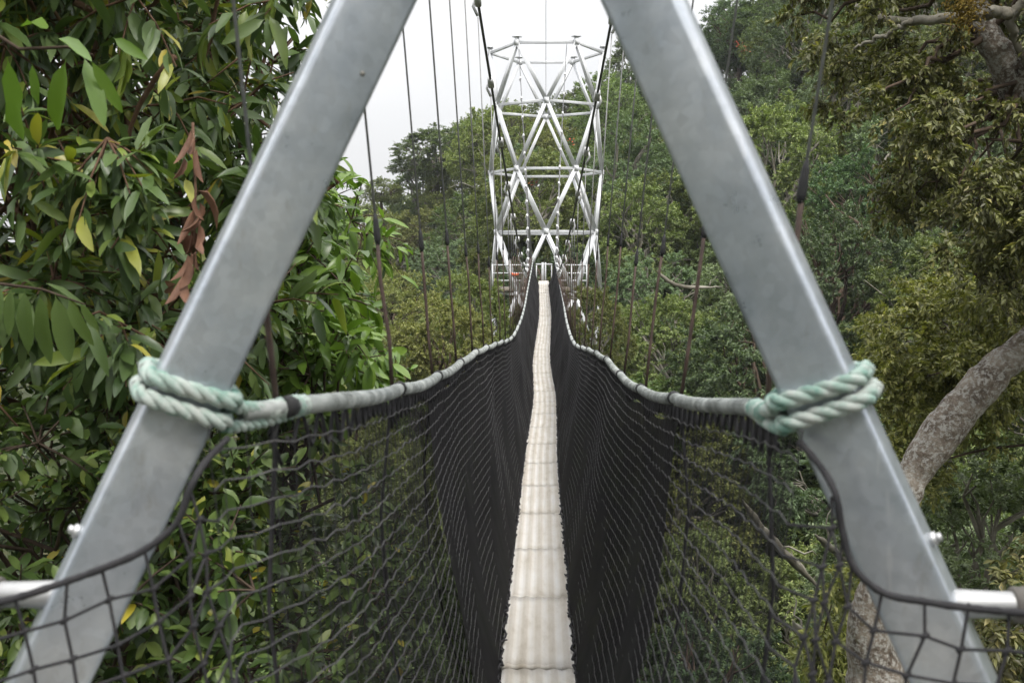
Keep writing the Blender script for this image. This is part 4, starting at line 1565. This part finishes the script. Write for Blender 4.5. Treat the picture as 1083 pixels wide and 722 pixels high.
# undergrowth between the trunks: one mass nobody could count
mb = MB()
n = 9000
yy = RNG.uniform(8, 88, n)
xx = RNG.uniform(-0.38, 0.62, n) * yy + RNG.uniform(-2, 2, n)
zz = ground(xx, yy) + RNG.uniform(0.1, 1.6, n)
C = np.stack([xx, yy, zz], -1)
P, D, Nv, _, _ = twigs(C, np.tile(UP, (n, 1)), 3, 10, 0.7, 0.8, 0.2, 0.3)
keep = (np.abs(P[:, 0]) > 2.2) | (P[:, 2] < -1.5)
P, D, Nv = P[keep], D[keep], Nv[keep]
leaves_small(mb, P, D, Nv, 0.26 * RNG.uniform(0.6, 1.3, len(P)), 0.1)
tag(mb.build('undergrowth', L_for), 'dark leafy undergrowth covering the valley slopes between the tree trunks', None, None, 'stuff')

# ------------------------------------------------------------------ light and sky
w = bpy.data.worlds.new('World')
S.world = w
w.use_nodes = True
nt = w.node_tree
nt.nodes.clear()
out = nt.nodes.new('ShaderNodeOutputWorld')
bg = nt.nodes.new('ShaderNodeBackground')
sky = nt.nodes.new('ShaderNodeTexSky')
sky.sky_type = 'NISHITA'
sky.sun_disc = False
EL, AZ = math.radians(58), math.radians(155)
sky.sun_elevation = EL
sky.sun_rotation = AZ
sky.air_density = 1.5
sky.dust_density = 4.0
hs = nt.nodes.new('ShaderNodeHueSaturation')
hs.inputs['Saturation'].default_value = 0.25
nt.links.new(sky.outputs['Color'], hs.inputs['Color'])
mx = nt.nodes.new('ShaderNodeMix')
mx.data_type = 'RGBA'
mx.inputs['Factor'].default_value = 0.85
nt.links.new(hs.outputs['Color'], mx.inputs['A'])
tc = nt.nodes.new('ShaderNodeTexCoord')
nz = nt.nodes.new('ShaderNodeTexNoise')
nz.inputs['Scale'].default_value = 2.0
nz.inputs['Detail'].default_value = 4
nt.links.new(tc.outputs['Generated'], nz.inputs['Vector'])
cr = nt.nodes.new('ShaderNodeValToRGB')
cr.color_ramp.elements[0].position = 0.3
cr.color_ramp.elements[0].color = (8.2, 8.3, 8.55, 1)
cr.color_ramp.elements[1].position = 0.7
cr.color_ramp.elements[1].color = (10.2, 10.2, 10.3, 1)
nt.links.new(nz.outputs['Fac'], cr.inputs['Fac'])
sx_ = nt.nodes.new('ShaderNodeSeparateXYZ')
nt.links.new(tc.outputs['Generated'], sx_.inputs[0])
mr = nt.nodes.new('ShaderNodeMapRange')
mr.inputs['From Min'].default_value = 0.0
mr.inputs['From Max'].default_value = 1.0
mr.inputs['To Min'].default_value = 0.50
mr.inputs['To Max'].default_value = 2.05
mx0 = nt.nodes.new('ShaderNodeMath')
mx0.operation = 'MAXIMUM'
mx0.inputs[1].default_value = 0.0
nt.links.new(sx_.outputs['Z'], mx0.inputs[0])
pw_ = nt.nodes.new('ShaderNodeMath')
pw_.operation = 'POWER'
pw_.inputs[1].default_value = 1.6
nt.links.new(mx0.outputs[0], pw_.inputs[0])
nt.links.new(pw_.outputs[0], mr.inputs['Value'])
vm = nt.nodes.new('ShaderNodeVectorMath')
vm.operation = 'SCALE'
nt.links.new(cr.outputs['Color'], vm.inputs[0])
nt.links.new(mr.outputs['Result'], vm.inputs['Scale'])
nt.links.new(vm.outputs['Vector'], mx.inputs['B'])
nt.links.new(mx.outputs['Result'], bg.inputs['Color'])
bg.inputs['Strength'].default_value = 0.1
nt.links.new(bg.outputs['Background'], out.inputs['Surface'])

sd_ = bpy.data.lights.new('sun', 'SUN')
sd_.energy = 1.5
sd_.angle = math.radians(10)
sd_.color = (1.0, 0.96, 0.9)
so = bpy.data.objects.new('sun', sd_)
COL.objects.link(so)
# light comes from high up, behind and to the right of the camera
dirv = Vector((math.sin(AZ) * math.cos(EL), math.cos(AZ) * math.cos(EL), math.sin(EL)))
so.rotation_euler = dirv.to_track_quat('Z', 'Y').to_euler()
so.location = (0, 0, 40)

S.view_settings.view_transform = 'Standard'
S.view_settings.look = 'None'
S.view_settings.exposure = 0.95
S.view_settings.gamma = 1.0
S.cycles.max_bounces = 6
S.cycles.diffuse_bounces = 2
S.cycles.transparent_max_bounces = 12
S.cycles.use_denoising = True

# thin humid air over the valley
hz = MB()
hz.box((10, 60, 5), (90, 0, 0), (0, 95, 0), (0, 0, 45))
hm, hnt, hout = mat_new('valley_haze')
pv = N(hnt, 'ShaderNodeVolumePrincipled')
pv.inputs['Color'].default_value = (0.9, 0.93, 0.97, 1)
pv.inputs['Density'].default_value = 0.0004
hnt.links.new(pv.outputs['Volume'], hout.inputs['Volume'])
tag(hz.build('haze', hm), 'thin pale humid haze over the forested valley', None, None, 'stuff')
